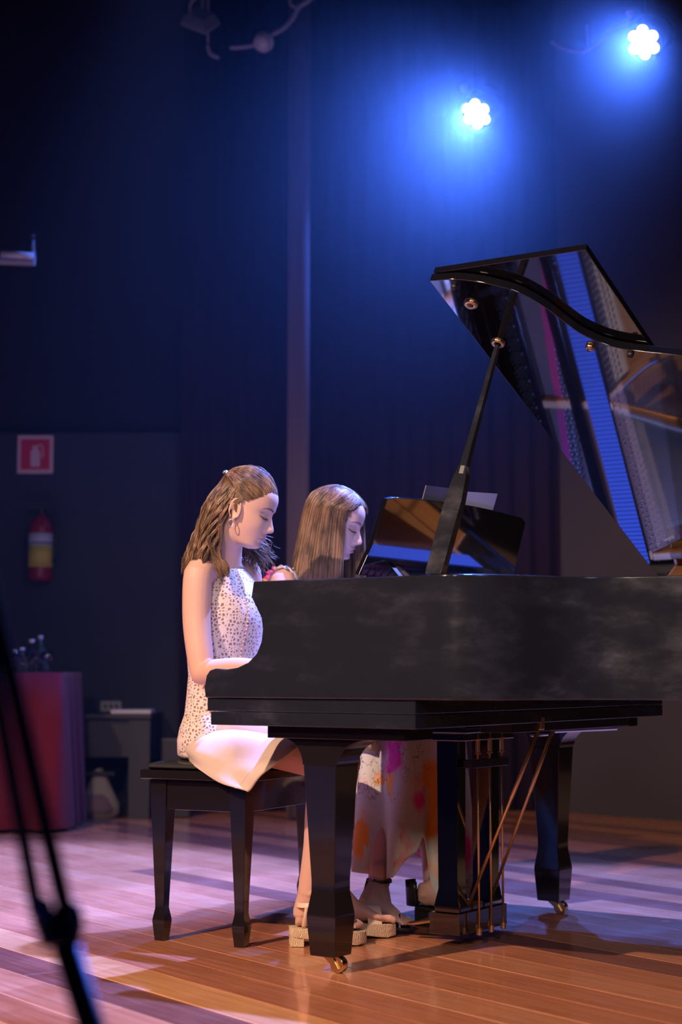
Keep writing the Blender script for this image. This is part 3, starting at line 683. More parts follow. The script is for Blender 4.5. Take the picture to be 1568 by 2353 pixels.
mb = MB(); mb.tube([(.22, .80, .596), (.27, 1.12, .596)], .005, 6); mb.tube([(.24, .62, .59), (.24, .75, .59)], .004, 6); pp_('trap_lever', mb, 'steel')
# tail side beams beneath
mb = MB(); mb.box((.312, .30, .715), (1.30, .37, .78)); mb.box((.312, .85, .715), (1.40, .92, .78)); pp_('beam', mb, 'satin')

# lid ------------------------------------------------------------
AL = R(29.5); HV, HU, HZ = .34, 1.39, 1.022
LW_H = np.array([HV, HU, HZ]); Ed = np.array([0, -math.cos(AL), math.sin(AL)]); Ev = np.array([1., 0, 0]); Nn = np.cross(Ev, -Ed); Nn /= np.linalg.norm(Nn)
if Nn[2] < 0: Nn = -Nn
def LP(v, s, h=0): return np.array([v, HU, HZ]) + Ed * s + Nn * h
lid_px = [(987, 645), (1053, 642), (1123, 652), (1193, 672), (1255, 707), (1301, 742), (1348, 773), (1425, 800), (1568, 817)]
nW = Nn[0] * PV + Nn[1] * PU + Nn[2] * np.array([0, 0, 1])
def lidcoord(x, y, h=0):
    l = W2L(plane_pt(x, y, L2W(*LP(HV, 0, h)), nW)); s = (l - np.array([0, HU, HZ]) - Nn * h) @ Ed; return l[0], s
lo = [lidcoord(x, y) for x, y in lid_px]
tail = [(1.0, HU - .30), (1.12, HU - .37), (1.24, HU - .47), (1.36, HU - .61), (1.46, HU - .76), (1.54, HU - .92), (1.575, HU - 1.07), (1.55, HU - 1.22), (1.47, HU - 1.33), (1.36, HU - 1.385), (1.25, 0)]
tail = [(v, max(0, s)) for v, s in tail]
crv = cr(lo + tail[:-1], 90); crv = [tuple(p) for p in crv] + [(1.25, 0.0)]
LPOLY = [(HV, 0)] + crv[0:1] + crv[1:]
def slab(poly, h0, h1):
    mb = MB(); n = len(poly); v = [LP(p[0], p[1], h0) for p in poly] + [LP(p[0], p[1], h1) for p in poly]
    mb.add(v, [tuple(range(n)), tuple(range(2 * n - 1, n - 1, -1))] + [(i, i + n, (i + 1) % n + n, (i + 1) % n) for i in range(n)]); return mb
lid = pp_('lid', slab(LPOLY, 0, .024), 'black', bevel=.002)
e0 = crv[0]
fa, fs = lidcoord(1350, 578, .03)
dfl = fa - (e0[0])
fpoly = [(HV + .002, .02), (e0[0] + .002, e0[1] - .002), (fa, e0[1] - .004), (HV + dfl, .02)]
build('front_flap', slab(fpoly, .028, .048), 'black', lid, bevel=.002)
# rolled fold hinge + brass cups on the underside
mb = MB(); mb.tube([LP(HV - .002, .03, .026), LP(e0[0] - .003, e0[1] - .02, .026)], .005, 8); build('fold_hinge', mb, 'brassd', lid)
def cup(x, y, r, name, m='brass', ring=True):
    a, s = lidcoord(x, y); c = LP(a, s, 0); fr = np.stack([Ev, Ed, -Nn], 1)
    mb = MB(); mb.lathe([(r * .35, .0), (r * .38, .006), (r * .7, .008), (r, .004), (r, -.001)] if ring else [(r * .2, .012), (r * .8, .010), (r, -.001)], n=20); mb.xf(fr, c); return build(name, mb, m, lid, smooth=True)
cup(1083, 698, .0185, 'prop_cup'); cup(1145, 788, .0185, 'prop_cup'); cup(1357, 796, .0135, 'lock_plate', ring=False); cup(1450, 812, .010, 'rubber_bumper', 'standblk', False); cup(1045, 656, .009, 'rubber_bumper', 'standblk', False)
for v_ in (.45, 1.05):
    mb = MB(); mb.box((v_, 1.385, 1.0), (v_ + .12, 1.402, 1.022)); pp_('lid_hinge', mb, 'brass')
# prop stick
pa = np.array([.318, -.03, 1.010]); a_, s_ = lidcoord(1145, 790); pb = LP(a_, s_, -.004)
ax = pb - pa; Ln = np.linalg.norm(ax); ax /= Ln; sd = np.cross(ax, [0, 1., 0]); sd /= np.linalg.norm(sd); tk = np.cross(ax, sd)
mb = MB(); rr = []
for t, w, h in ((0, .022, .012), (.02, .024, .012), (.30, .026, .012), (.40, .020, .012), (.46, .011, .010), (.55, .009, .009), (.96, .0065, .0065), (1.0, .005, .005)):
    c = pa + ax * Ln * t; rr.append([c - sd * w - tk * h, c + sd * w - tk * h, c + sd * w + tk * h, c - sd * w + tk * h])
mb.rings(rr); pr_ = pp_('lid_prop', mb, 'rim', bevel=.0015)
mb = MB(); c0 = pa + ax * Ln * .01; c1 = pa + ax * Ln * .30; mb.add([tuple(c0 - sd * .0035 - tk * .0127), tuple(c0 + sd * .0035 - tk * .0127), tuple(c1 + sd * .0035 - tk * .0127), tuple(c1 - sd * .0035 - tk * .0127), tuple(c0 - sd * .0035 - tk * .010), tuple(c0 + sd * .0035 - tk * .010), tuple(c1 + sd * .0035 - tk * .010), tuple(c1 - sd * .0035 - tk * .010)], [(0, 1, 2, 3), (0, 4, 5, 1), (1, 5, 6, 2), (2, 6, 7, 3), (3, 7, 4, 0)]); build('prop_slot', mb, 'key_b', pr_)
mb = MB(); c = pa + ax * Ln * .325; mb.ell(c - tk * .012, (.009, .009, .009), 10); build('prop_rivet', mb, 'brassd', pr_, smooth=True)
c = pa + ax * Ln * .43; mb = MB(); mb.tube([c - ax * .012 - tk * .0 + sd * .0, c + ax * .012], .0175, 10); build('prop_collar', mb, 'steel', pr_)
# music desk
dp = [(885, 1142), (1010, 1146), (1100, 1158), (1220, 1183)]
du = [.22, .50, .73, 1.03]
top = []
for (x, y), u in zip(dp, du):
    l = W2L(plane_pt(x, y, L2W(0, u, 0), PU)); top.append((.018, u, l[2]))
ts = cr(top, 24)
zt = [max(1.20, p[2]) for p in ts]; zt = [1.250 + .012 * math.sin(math.pi * k / 23) for k in range(24)]; zt[0] -= .006; zt[-1] -= .012
rows = []
for k in range(24):
    u = .225 + (1.035 - .225) * k / 23; z = zt[k]; rows.append((u, z))
mb = MB(); poly = []
zb = 1.035
left = [(.19, zb), (.205, zb + .05), (.215, 1.12), (.218, 1.18)]; right = [(1.04, 1.18), (1.045, 1.12), (1.055, zb + .05), (1.07, zb)]
poly = left + rows + right
def dv(z): return -.057 + (z - 1.04) * .34
nn = len(poly); v = [(dv(z), u, z) for u, z in poly] + [(dv(z) - .014, u, z + .004) for u, z in poly]
mb.add(v, [tuple(range(nn)), tuple(range(2 * nn - 1, nn - 1, -1))] + [(i, i + nn, (i + 1) % nn + nn, (i + 1) % nn) for i in range(nn)])
ds = pp_('music_desk', mb, 'black', bevel=.002)
mb = MB(); mb.box((-.13, .15, 1.012), (-.045, 1.11, 1.026)); mb.box((-.12, .17, .996), (-.08, 1.09, 1.012)); pp_('desk_tray', mb, 'black', bevel=.002)
for u in (.300, .93):
    mb = MB(); mb.add([(dv(1.10) + .003, u, 1.075), (dv(1.10) + .003, u + .022, 1.075), (.03, u + .022, 1.000), (.03, u, 1.000), (dv(1.10), u, 1.078), (dv(1.10), u + .022, 1.078), (.032, u + .022, 1.003), (.032, u, 1.003)], [(0, 1, 2, 3), (4, 7, 6, 5), (0, 4, 5, 1), (1, 5, 6, 2), (2, 6, 7, 3), (3, 7, 4, 0)]); pp_('desk_stay', mb, 'steel')
mb = MB(); mb.box((-.12, -.08, .990), (-.06, 1.35, 1.010)); pp_('case_top_rail', mb, 'black', bevel=.003)
# sheet music on the desk
def sheet(x0, x1, yl, yr, u0, label, m, u1):
    q = []
    l0 = W2L(plane_pt(x0, yl, L2W(0, u0, 0), PU)); 
    zt0 = l0[2]; l1 = W2L(plane_pt(x1, yr, L2W(0, u1, 0), PU)); zt1 = l1[2]
    def vv(z, h=0): return dv(z) - .018 - h
    pts = [(vv(1.03), u0, 1.03), (vv(1.03), u1, 1.03), (vv(zt1), u1 + .0, zt1), (vv(zt0), u0 - .01, zt0)]
    W = [L2W(*p) for p in pts]; W2 = [L2W(p[0] - .003, p[1], p[2]) for p in pts]
    root = W[0]; mb = MB(); mb.add([tuple(p) for p in W + W2], [(0, 1, 2, 3), (7, 6, 5, 4), (0, 4, 5, 1), (1, 5, 6, 2), (2, 6, 7, 3), (3, 7, 4, 0)])
    o = build('sheet_music', mb, m, origin=root); tag(o, label, 'sheet music', 'sheet music on the piano desk')
sheet(966, 1052, 1117, 1124, .44, 'left dark-backed music score standing behind the music desk', 'paperback', .60)
sheet(1074, 1150, 1129, 1134, .64, 'right pale lavender music sheet standing behind the desk', 'paper', .84)

# ------------------------------------------------------------------ piano bench
B1 = atz(372, 2160, 0); B2 = atz(555, 2176, 0); bd = (B2 - B1); dep = np.linalg.norm(bd); bd /= dep; bw = np.array([-bd[1], bd[0], 0]); WID = .87
bz = math.atan2(bd[1], bd[0])
bn = thing('piano_bench', B1, 'black lacquered duet piano bench with a leather cushion', 'bench', rz=bz)
def bb(name, mb, m, parent=None, **kw): return build(name, mb, m, parent or bn, **kw)
for (x, y) in ((0, 0), (dep, 0), (0, WID), (dep, WID)):
    def sq(h, z, x=x, y=y): return [(x - h, y - h, z), (x + h, y - h, z), (x + h, y + h, z), (x - h, y + h, z)]
    mb = MB(); mb.rings([sq(.0155, 0), sq(.0208, .055), sq(.0203, .062), sq(.0150, .092), sq(.0155, .12), sq(.0265, .40), sq(.0265, .462)]); bb('leg', mb, 'legblack', bevel=.002)
mb = MB(); mb.box((.02, -.021, .375), (dep - .02, -.002, .462)); bb('apron', mb, 'legblack', bevel=.002)
mb = MB(); mb.box((.02, WID + .002, .375), (dep - .02, WID + .021, .462)); bb('apron', mb, 'legblack', bevel=.002)
mb = MB(); mb.box((-.021, .02, .375), (-.002, WID - .02, .462)); bb('apron', mb, 'legblack', bevel=.002)
mb = MB(); mb.box((dep + .002, .02, .375), (dep + .021, WID - .02, .462)); bb('apron', mb, 'legblack', bevel=.002)
mb = MB(); mb.box((-.052, -.045, .462), (dep + .05, WID + .045, .488)); bb('seat_board', mb, 'legblack', bevel=.003)
mb = MB(); rr = []
for z, i in ((.488, .012), (.497, .006), (.505, .012), (.511, .03), (.514, .06)):
    x0, x1, y0, y1 = -.045 + i, dep + .043 - i, -.038 + i, WID + .038 - i; rr.append([(x0, y0, z), (x1, y0, z), (x1, y1, z), (x0, y1, z)])
mb.rings(rr); bb('cushion', mb, 'leather', bevel=.008)
for i in range(2):
    for j in range(6):
        mb = MB(); mb.ell((.06 + i * (dep - .12), .07 + j * (WID - .14) / 5, .5135), (.008, .008, .003), 8); bb('cushion_button', mb, 'leather', smooth=True)

# ------------------------------------------------------------------ microphone stand in the foreground
Ym = 1.62
ms = thing('microphone_stand', atz(520, 3380, 0), 'black tripod stand close to the camera at the bottom left', 'stand')
J = P(132, 2130, Ym)
mb = MB(); foot = P(135 + 65 / 203 * 1430, 2150 + 1430, Ym); tt = (0.012 - J[2]) / (foot[2] - J[2]); foot = J + (foot - J) * tt
mb.tube([P(150, 2170, Ym), foot], [.0135, .0135], 14); part('pole', mb, 'standblk', ms, smooth=True)
mb = MB(); mb.tube([foot + [0, 0, -.0], foot + (foot - J) * .0001 + [.01, 0, -.010]], .016, 12); part('rubber_foot', mb, 'standblk', ms)
mb = MB(); mb.tube([P(119, 2092, Ym), P(143, 2165, Ym)], [.021, .020], 14); part('collar', mb, 'standblk', ms)
mb = MB(); mb.ell(P(97, 2090, Ym - .02), (.011, .01, .013), 12); part('knob', mb, 'standbluelit', ms, smooth=True)
mb = MB(); mb.ell(P(170, 2125, Ym), (.010, .012, .022), 12); part('knob', mb, 'standbluelit', ms, smooth=True)
hub = P(-180, 900, Ym)
mb = MB(); mb.tube(cr([P(86, 2100, Ym), P(40, 1850, Ym), P(-15, 1560, Ym), P(-80, 1240, Ym), P(-175, 910, Ym)], 20), .0078, 10); part('rod', mb, 'standblk', ms, smooth=True)
mb = MB(); mb.tube(cr([P(152, 2100, Ym), P(98, 1870, Ym), P(22, 1540, Ym), P(-60, 1230, Ym), P(-180, 900, Ym)], 20), .0088, 10); part('rod', mb, 'standblk', ms, smooth=True)
mb = MB(); mb.tube([hub + [0, 0, -.03], hub + [0, 0, .05]], .02, 12); part('hub', mb, 'standblk', ms)
f2 = np.array([hub[0] - .35, Ym + .25, .012]); f3 = np.array([hub[0] - .1, Ym - .4, .012])
for q in (f2, f3):
    mb = MB(); mb.tube([hub, q], .0085, 10, round_ends=True); part('leg', mb, 'standblk', ms, smooth=True)

# ================================================================== people
def interp(x, xs, ys): return float(np.interp(x, xs, ys))
def sm_interp(x, xs, ys):
    i = max(0, min(len(xs) - 2, int(np.searchsorted(xs, x)) - 1)); t = (x - xs[i]) / (xs[i + 1] - xs[i]); t = max(0, min(1, t)); 
    m = lambda k: 0 if k <= 0 or k >= len(xs) - 1 else (ys[k + 1] - ys[k - 1]) / (xs[k + 1] - xs[k - 1])
    h = xs[i + 1] - xs[i]; a, b = ys[i], ys[i + 1]; ma, mb_ = m(i) * h, m(i + 1) * h
    return (2 * t ** 3 - 3 * t * t + 1) * a + (t ** 3 - 2 * t * t + t) * ma + (-2 * t ** 3 + 3 * t * t) * b + (t ** 3 - t * t) * mb_
# head in its own frame: x forward, y left, z up, origin at the centre of the skull (chin at z = -.11)
ZF = [-.112, -.106, -.098, -.085, -.072, -.05, -.02, .0, .02, .05, .075, .095, .106, .111]
XF = [.052, .068, .0775, .078, .0795, .0805, .0805, .078, .084, .084, .072, .048, .022, .0]
ZB = [-.112, -.09, -.06, -.03, 0, .03, .06, .085, .1, .111]
XB = [-.0, -.03, -.055, -.078, -.093, -.099, -.092, -.072, -.052, -.02]
ZW = [-.112, -.104, -.09, -.07, -.045, -.015, .02, .05, .08, .1, .111]
WW = [.020, .034, .044, .053, .061, .067, .071, .0705, .058, .036, .012]
def face_add(y, z):
    g = lambda v, s: math.exp(-(v / s) ** 2)
    ay = abs(y); d = 0
    # nose ridge: grows from the root to the tip
    if z > -.060:
        t = (z + .038)
        hgt = .0265 * g(t, .0105) if z < -.038 else interp(z, [-.038, -.030, -.02, 0.0, .012, .03], [.0265, .0245, .0175, .0080, .0025, 0])
        wid = interp(z, [-.05, -.036, -.02, .01], [.0125, .0115, .0085, .0075]); d += hgt * g(y, wid)
    d += .0065 * g(ay - .0125, .0055) * g(z + .041, .0085)
    # lips
    d += .0088 * g(y, .021) * g(z + .061, .0048) + .0082 * g(y, .018) * g(z + .0735, .0054) - .0045 * g(y, .022) * g(z + .0668, .0022)
    d -= .0035 * g(y, .018) * g(z + .083, .005)
    d += .0048 * g(y, .018) * g(z + .097, .010)
    # eye sockets, lids, brow ridge, cheeks
    d -= .0105 * g(ay - .031, .0155) * g(z - .001, .0115)
    d += .0085 * g(ay - .031, .0125) * g(z + .0015, .0078)
    d -= .0022 * g(ay - .031, .012) * g(z - .0085, .0025)
    d += .0028 * g(ay - .03, .02) * g(z - .020, .007)
    d += .0045 * g(ay - .043, .017) * g(z + .033, .020)
    d -= .004 * g(ay - .047, .013) * g(z + .073, .017)
    return d
def head_pt(phi, z, off=0.0):
    xf, xb, w = sm_interp(z, ZF, XF), sm_interp(z, ZB, XB), sm_interp(z, ZW, WW)
    xc = (xf + xb) / 2 - .004; 
    c, s = math.cos(phi), math.sin(phi)
    if c > 0: x = xc + (xf - xc) * (abs(c) ** .86); 
    else: x = xc - (xc - xb) * (abs(c) ** .95)
    y = w * math.copysign(abs(s) ** .93, s)
    if c > 0: x += face_add(y, z) * min(1, c * 3)
    p = np.array([x, y, z])
    if off:
        r = np.array([x - xc, y, 0]); r /= np.linalg.norm(r) + 1e-9; p = p + r * off
    return p
def head_mesh():
    mb = MB(); zs = np.concatenate([np.linspace(-.112, .085, 100), np.linspace(.087, .111, 14)]); rr = []
    for z in zs: rr.append([head_pt(a, z) for a in np.linspace(-math.pi, math.pi, 120, endpoint=False)])
    mb.rings(rr); return mb
def face_y(y, z, off=.0012):
    """surface point at lateral y on the front of the face"""
    lo_, hi_ = 0., math.pi / 2; w = sm_interp(z, ZW, WW); s = min(.999, (abs(y) / w) ** (1 / .93)); a = math.asin(s)
    return head_pt(math.copysign(a, y), z, off)
class Frame:
    def __init__(s, c, yaw, pitch, scale=1.0, roll=0):
        # yaw: turn of the forward vector from +X towards the camera (-Y); pitch: nose down
        f0 = np.array([math.cos(yaw), -math.sin(yaw), 0]); l0 = np.array([math.sin(yaw), math.cos(yaw), 0]); u0 = np.array([0, 0, 1.])
        f = f0 * math.cos(pitch) - u0 * math.sin(pitch); u = u0 * math.cos(pitch) + f0 * math.sin(pitch)
        l = l0 * math.cos(roll) + u * math.sin(roll); u = np.cross(f, l)
        s.M = np.stack([f, l, u], 1) * scale; s.c = np.array(c); s.f, s.l, s.u = f, l, u
    def w(s, p): return s.c + s.M @ np.array(p)
    def mb(s, mb): return mb.xf(s.M, s.c)
def patch(path, widths, fn, off=.0012, n=3):
    """thin strip lying on the face: path of (y,z), half-width across z"""
    mb = MB(); rows = []
    for (y, z), w in zip(path, widths):
        rows.append([fn(y, z + w * k, off) for k in np.linspace(-1, 1, n)])
    v = [p for r in rows for p in r]; f = []
    for i in range(len(rows) - 1):
        for j in range(n - 1): f.append((i * n + j, i * n + j + 1, (i + 1) * n + j + 1, (i + 1) * n + j))
    mb.add(v, f); return mb
def face_parts(root, body, fr, lipm, sc):
    for s in (-1, 1):
        pth = [(s * y, z) for y, z in zip(np.linspace(.013, .052, 12), [.0185, .0198, .0208, .0216, .0222, .0226, .0228, .0227, .0222, .0212, .0196, .0172])]
        part('eyebrow', fr.mb(patch(pth, [.0018, .0024, .0027, .0028, .0027, .0026, .0024, .0021, .0018, .0014, .001, .0005], face_y, .0016)), 'brow', root, smooth=True)
        pl = [(s * y, z) for y, z in zip(np.linspace(.0165, .0475, 12), [-.0055, -.0072, -.0085, -.0093, -.0098, -.0100, -.0099, -.0095, -.0087, -.0076, -.0062, -.0045])]
        mbl = patch(pl, [.0006, .0009, .0012, .0013, .0014, .0015, .0015, .0015, .0014, .0013, .0011, .0006], face_y, .0018)
        # lashes
        for k, (y, z) in enumerate(cr([(a, b, 0) for a, b in pl[1:]], 22)[:, :2]):
            p0 = face_y(y, z, .001); d = np.array([1.0, s * (.15 + .02 * k), -.42]); d /= np.linalg.norm(d)
            mbl.tube([p0, p0 + d * .0045, p0 + d * .0085 + np.array([0, 0, .0016])], [.0006, .0004, .0002], 4)
        part('eyelashes', fr.mb(mbl), 'lash', root)
        pe = [(s * y, z) for y, z in zip(np.linspace(.018, .046, 10), [.003, .0055, .0068, .0075, .0078, .0077, .0072, .0063, .0048, .0025])]
        part('eyelid_crease', fr.mb(patch(pe, [.0004] + [.0009] * 8 + [.0004], face_y, .0011)), 'lid', root, smooth=True)
    up = [(y, -.0612 + (.0008 if abs(abs(y) - .005) < .003 else 0)) for y in np.linspace(-.021, .021, 15)]; wu = [.0006 + .0040 * (1 - (abs(y) / .022) ** 1.6) for y, _ in up]
    lo2 = [(y, -.0731) for y in np.linspace(-.019, .019, 15)]; wl = [.0006 + .0043 * (1 - (abs(y) / .020) ** 1.8) for y, _ in lo2]
    mb = patch(up, wu, face_y, .0013, 5); m2 = patch(lo2, wl, face_y, .0013, 5); mb.add(m2.v, m2.f); part('lips', fr.mb(mb), lipm, root, smooth=True)
def ear_mb(s=-1):
    mb = MB(); c = np.array([-.012, s * .070, -.014])
    def e(a, r1, r2, out): # tilt backwards
        x, z = r1 * math.cos(a), r2 * math.sin(a); return c + np.array([x * .96 - z * .18, s * out, z * .98 + x * .12])
    outer = [e(a, .0165, .031, .010 + .004 * math.cos(a + 2.6)) for a in np.linspace(-.9, 4.1, 20)]
    mb.tube(outer, [.0030] * 3 + [.0036] * 14 + [.0030] * 3, 7, round_ends=True)
    mb.tube([e(a, .0095, .019, .0085) for a in np.linspace(-.2, 3.3, 12)], .0024, 6, round_ends=True)
    mb.rings([[c + np.array([math.cos(a) * .0145 * k - math.sin(a) * .028 * k * .18, s * (-.004 + .007 * t), math.sin(a) * .028 * k]) for a in np.linspace(0, 2 * math.pi, 18, endpoint=False)] for k, t in ((.8, 0), (1, .5), (1.0, 1.0), (.8, 1.25))])
    mb.ell(c + np.array([.004, s * .004, -.029]), (.0075, .005, .009), 12)
    mb.ell(c + np.array([.0135, s * .006, -.006]), (.004, .005, .007), 10)
    return mb
def limb(mb, pts, rad, n=20, k=14):
    q = cr(pts, k); r = np.interp(np.linspace(0, 1, k), np.linspace(0, 1, len(rad)), rad)
    mb.tube(q, list(r), n, round_ends=True)
def rings_ell(mb, levels, F, S, cap=True, n=36, ex=1.0):
    """levels: (centre, half along F, half along S [, up vector])"""
    rr = []
    for c, a, b in levels:
        rr.append([np.array(c) + F * a * math.cos(t) + S * b * math.sin(t) for t in np.linspace(0, 2 * math.pi, n, endpoint=False)])
    mb.rings(rr, cap=cap)
def hand(mb, wrist, d, side, scale=1.0, curl=.5, thumb=1):
    """wrist point, d = direction of the fingers, side = direction towards the thumb"""
    d = np.array(d, float); d /= np.linalg.norm(d); side = np.array(side, float); side -= d * (side @ d); side /= np.linalg.norm(side); up = np.cross(side, d)
    if up[2] < 0: up = -up
    k = scale
    pr = []
    for t, w, h in ((-.01, .022, .019), (.01, .024, .018), (.035, .034, .016), (.065, .039, .014), (.085, .037, .012)):
        c = wrist + d * t * k; pr.append([c + side * w * k * math.cos(a) + up * h * k * math.sin(a) for a in np.linspace(0, 2 * math.pi, 16, endpoint=False)])
    mb.rings(pr)
    for i, (o, L) in enumerate(((.028, .068), (.010, .076), (-.009, .071), (-.027, .056))):
        b = wrist + (d * .078 + side * o) * k; s = b; pts = [b - d * .02 * k, b]; ang = -.05
        for j, fr_ in enumerate((.46, .30, .24)):
            ang += curl * (.35, .75, .55)[j]; s = s + (d * math.cos(ang) - up * math.sin(ang)) * L * fr_ * k; pts.append(s)
        mb.tube(pts, [.0095 * k, .0092 * k, .0084 * k, .0076 * k, .0064 * k], 10, round_ends=True)
    b = wrist + (d * .02 + side * .022 - up * .004) * k; q1 = b + (d * .025 + side * .022 - up * .006) * k; q2 = q1 + (d * .026 + side * .010 - up * .008) * k; q3 = q2 + (d * .020 + side * .002 - up * .006) * k
    mb.tube([b, q1, q2, q3], [.013 * k, .011 * k, .0095 * k, .0075 * k], 10, round_ends=True)
def foot(mb, ankle, heel, toe, lift=.0, k=1.0, side=1):
    """ankle centre, heel ground point, toe ground point (both at sole level)"""
    heel = np.array(heel, float); toe = np.array(toe, float); d = toe - heel; L = np.linalg.norm(d); d /= L
    lat = np.cross(d, [0, 0, 1.]); lat /= np.linalg.norm(lat)   # to the right of the foot
    up = np.cross(lat, d)
    secs = ((.0, .018, .022, .020), (.05, .029, .032, .030), (.17, .033, .044, .042), (.34, .031, .034, .042), (.50, .034, .028, .038), (.64, .040, .021, .030), (.76, .043, .015, .023), (.84, .040, .012, .018))
    rr = []
    for t, w, h, hz_ in secs:
        c = heel + d * L * t + up * (h + .001) + lat * side * (-.004 if t > .5 else 0)
        rr.append([c + lat * w * k * math.cos(a) + up * h * math.sin(a) for a in np.linspace(0, 2 * math.pi, 18, endpoint=False)])
    mb.rings(rr)
    mb.tube(cr([ankle + np.array([0, 0, .035]), ankle, heel + d * L * .13 + up * .045, heel + d * L * .14 + up * .026], 8), [.030, .030, .031, .032, .033, .034, .034, .028], 18, round_ends=True)
    mb.tube([ankle - up * .01, heel + d * L * .42 + up * .038, heel + d * L * .66 + up * .022], [.030, .026, .020], 16, round_ends=True)
    mb.ell(ankle + lat * .027 + up * 0, (.010, .010, .010), 10); mb.ell(ankle - lat * .027 + up * .004, (.010, .010, .010), 10)
    tips = []
    for i, (o, e, r) in enumerate(((-.030, 1.00, .0115), (-.0115, .985, .0085), (.003, .96, .008), (.0165, .925, .0075), (.0285, .88, .007))):
        b = heel + d * L * .78 + lat * side * o * k * .95 + up * (.012); m_ = heel + d * L * (e - .07) + lat * side * o * k + up * .0135; t_ = heel + d * L * (e - .02) + lat * side * o * k + up * .009
        mb.tube([b, m_, t_], [r * .95, r, r * .92], 10, round_ends=True); tips.append((t_, d, up, r))
    return tips, d, lat, up, L
def remesh(mb, name, m, root, vox=.004, smooth=3):
    """fuse overlapping solids into ONE continuous skin"""
    o = build(name, mb, m, None, fix=False)
    bm = bmesh.new(); bm.from_mesh(o.data); bmesh.ops.recalc_face_normals(bm, faces=bm.faces); bm.to_mesh(o.data); bm.free()
    r = o.modifiers.new('r', 'REMESH'); r.mode = 'VOXEL'; r.voxel_size = vox; r.adaptivity = 0
    sm = o.modifiers.new('s', 'SMOOTH'); sm.factor = .5; sm.iterations = smooth
    dg = bpy.context.evaluated_depsgraph_get(); me = bpy.data.meshes.new_from_object(o.evaluated_get(dg)); bpy.data.objects.remove(o)
    co = np.empty(len(me.vertices) * 3); me.vertices.foreach_get('co', co); co = co.reshape(-1, 3) - np.array(root.location); me.vertices.foreach_set('co', co.ravel())
    me.polygons.foreach_set('use_smooth', [True] * len(me.polygons)); me.materials.clear(); me.materials.append(M[m]); me.name = name
    o = bpy.data.objects.new(name, me); COL.objects.link(o); o.parent = root; return o

# ---- hair strands
def strands(paths, m, root, name='hair', r0=.0011, rtip=.0004, n=18, seg=3):
    V = []; Fc = []; o = 0; tri = np.array([[math.cos(a), math.sin(a)] for a in (0, 2.094, 4.189)])
    for p in paths:
        q = cr(p, n) if len(p) < n else np.array(p); k = len(q)
        t = np.gradient(q, axis=0); t /= np.linalg.norm(t, axis=1)[:, None] + 1e-9
        ref = np.array([.3, .9, .2]); x = np.cross(t, ref); x /= np.linalg.norm(x, axis=1)[:, None] + 1e-9; y = np.cross(t, x)
        rr = np.interp(np.linspace(0, 1, k), [0, .05, .8, 1], [r0 * .6, r0, r0 * .9, rtip])
        ring = q[:, None, :] + rr[:, None, None] * (tri[None, :, 0, None] * x[:, None, :] + tri[None, :, 1, None] * y[:, None, :])
        V.append(ring.reshape(-1, 3)); idx = np.arange(k - 1)[:, None] * 3 + o
        for j in range(3):
            a = idx + j; b = idx + (j + 1) % 3; Fc.append(np.concatenate([a, b, b + 3, a + 3], 1))
        o += 3 * k
    V = np.concatenate(V) - np.array(root.location); Fc = np.concatenate(Fc)
    me = bpy.data.meshes.new(name); me.vertices.add(len(V)); me.vertices.foreach_set('co', V.ravel())
    me.loops.add(len(Fc) * 4); me.loops.foreach_set('vertex_index', Fc.ravel().astype(np.int32)); me.polygons.add(len(Fc)); me.polygons.foreach_set('loop_start', np.arange(0, len(Fc) * 4, 4, dtype=np.int32))
    me.polygons.foreach_set('use_smooth', np.ones(len(Fc), bool)); me.update(calc_edges=True)
    me.materials.append(M[m]); ob = bpy.data.objects.new(name, me); COL.objects.link(ob); ob.parent = root; return ob
SCc = np.array([-.008, 0, .012]); SCr = np.array([.0975, .0765, .1045])
def scalp(az, el, off=0.0):
    """az: 0 = forward, negative = the person's right; el: 90 = top"""
    a, e = R(az), R(el); d = np.array([math.cos(e) * math.cos(a), math.cos(e) * math.sin(a), math.sin(e)]); return SCc + d * (SCr + off)
def sdir(p):
    d = (np.array(p) - SCc) / SCr; return d / np.linalg.norm(d)
def arc(d0, d1, n, off0, off1, bulge=0.0):
    out = []; dot = float(np.clip(d0 @ d1, -1, 1)); th = math.acos(dot)
    for t in np.linspace(0, 1, n):
        d = d0 * (1 - t) + d1 * t if th < 1e-3 else (math.sin((1 - t) * th) * d0 + math.sin(t * th) * d1) / math.sin(th)
        off = off0 + (off1 - off0) * t + bulge * math.sin(math.pi * t); out.append(SCc + d * (SCr + off))
    return out
def haircap(fr, keep, m, root, off=.004):
    mb = MB(); na, ne = 72, 40; idx = {}; v = []
    for i in range(ne + 1):
        for j in range(na):
            v.append(fr.w(scalp(-180 + 360 * j / na, -60 + 149.5 * i / ne, off)))
    f = []
    for i in range(ne):
        for j in range(na):
            az = -180 + 360 * (j + .5) / na; el = -60 + 149.5 * (i + .5) / ne
            if keep(az, el): k = (j + 1) % na; f.append((i * na + j, i * na + k, (i + 1) * na + k, (i + 1) * na + j))
    mb.add(v, f); return part('hair_undercoat', mb, m, root, smooth=True, fix=False)

def torso(mb, C, F, S, lv):
    rings_ell(mb, [(np.array([C[0], C[1], 0]) + F * f + np.array([0, 0, z]), a, b) for z, f, a, b in lv], F, S)

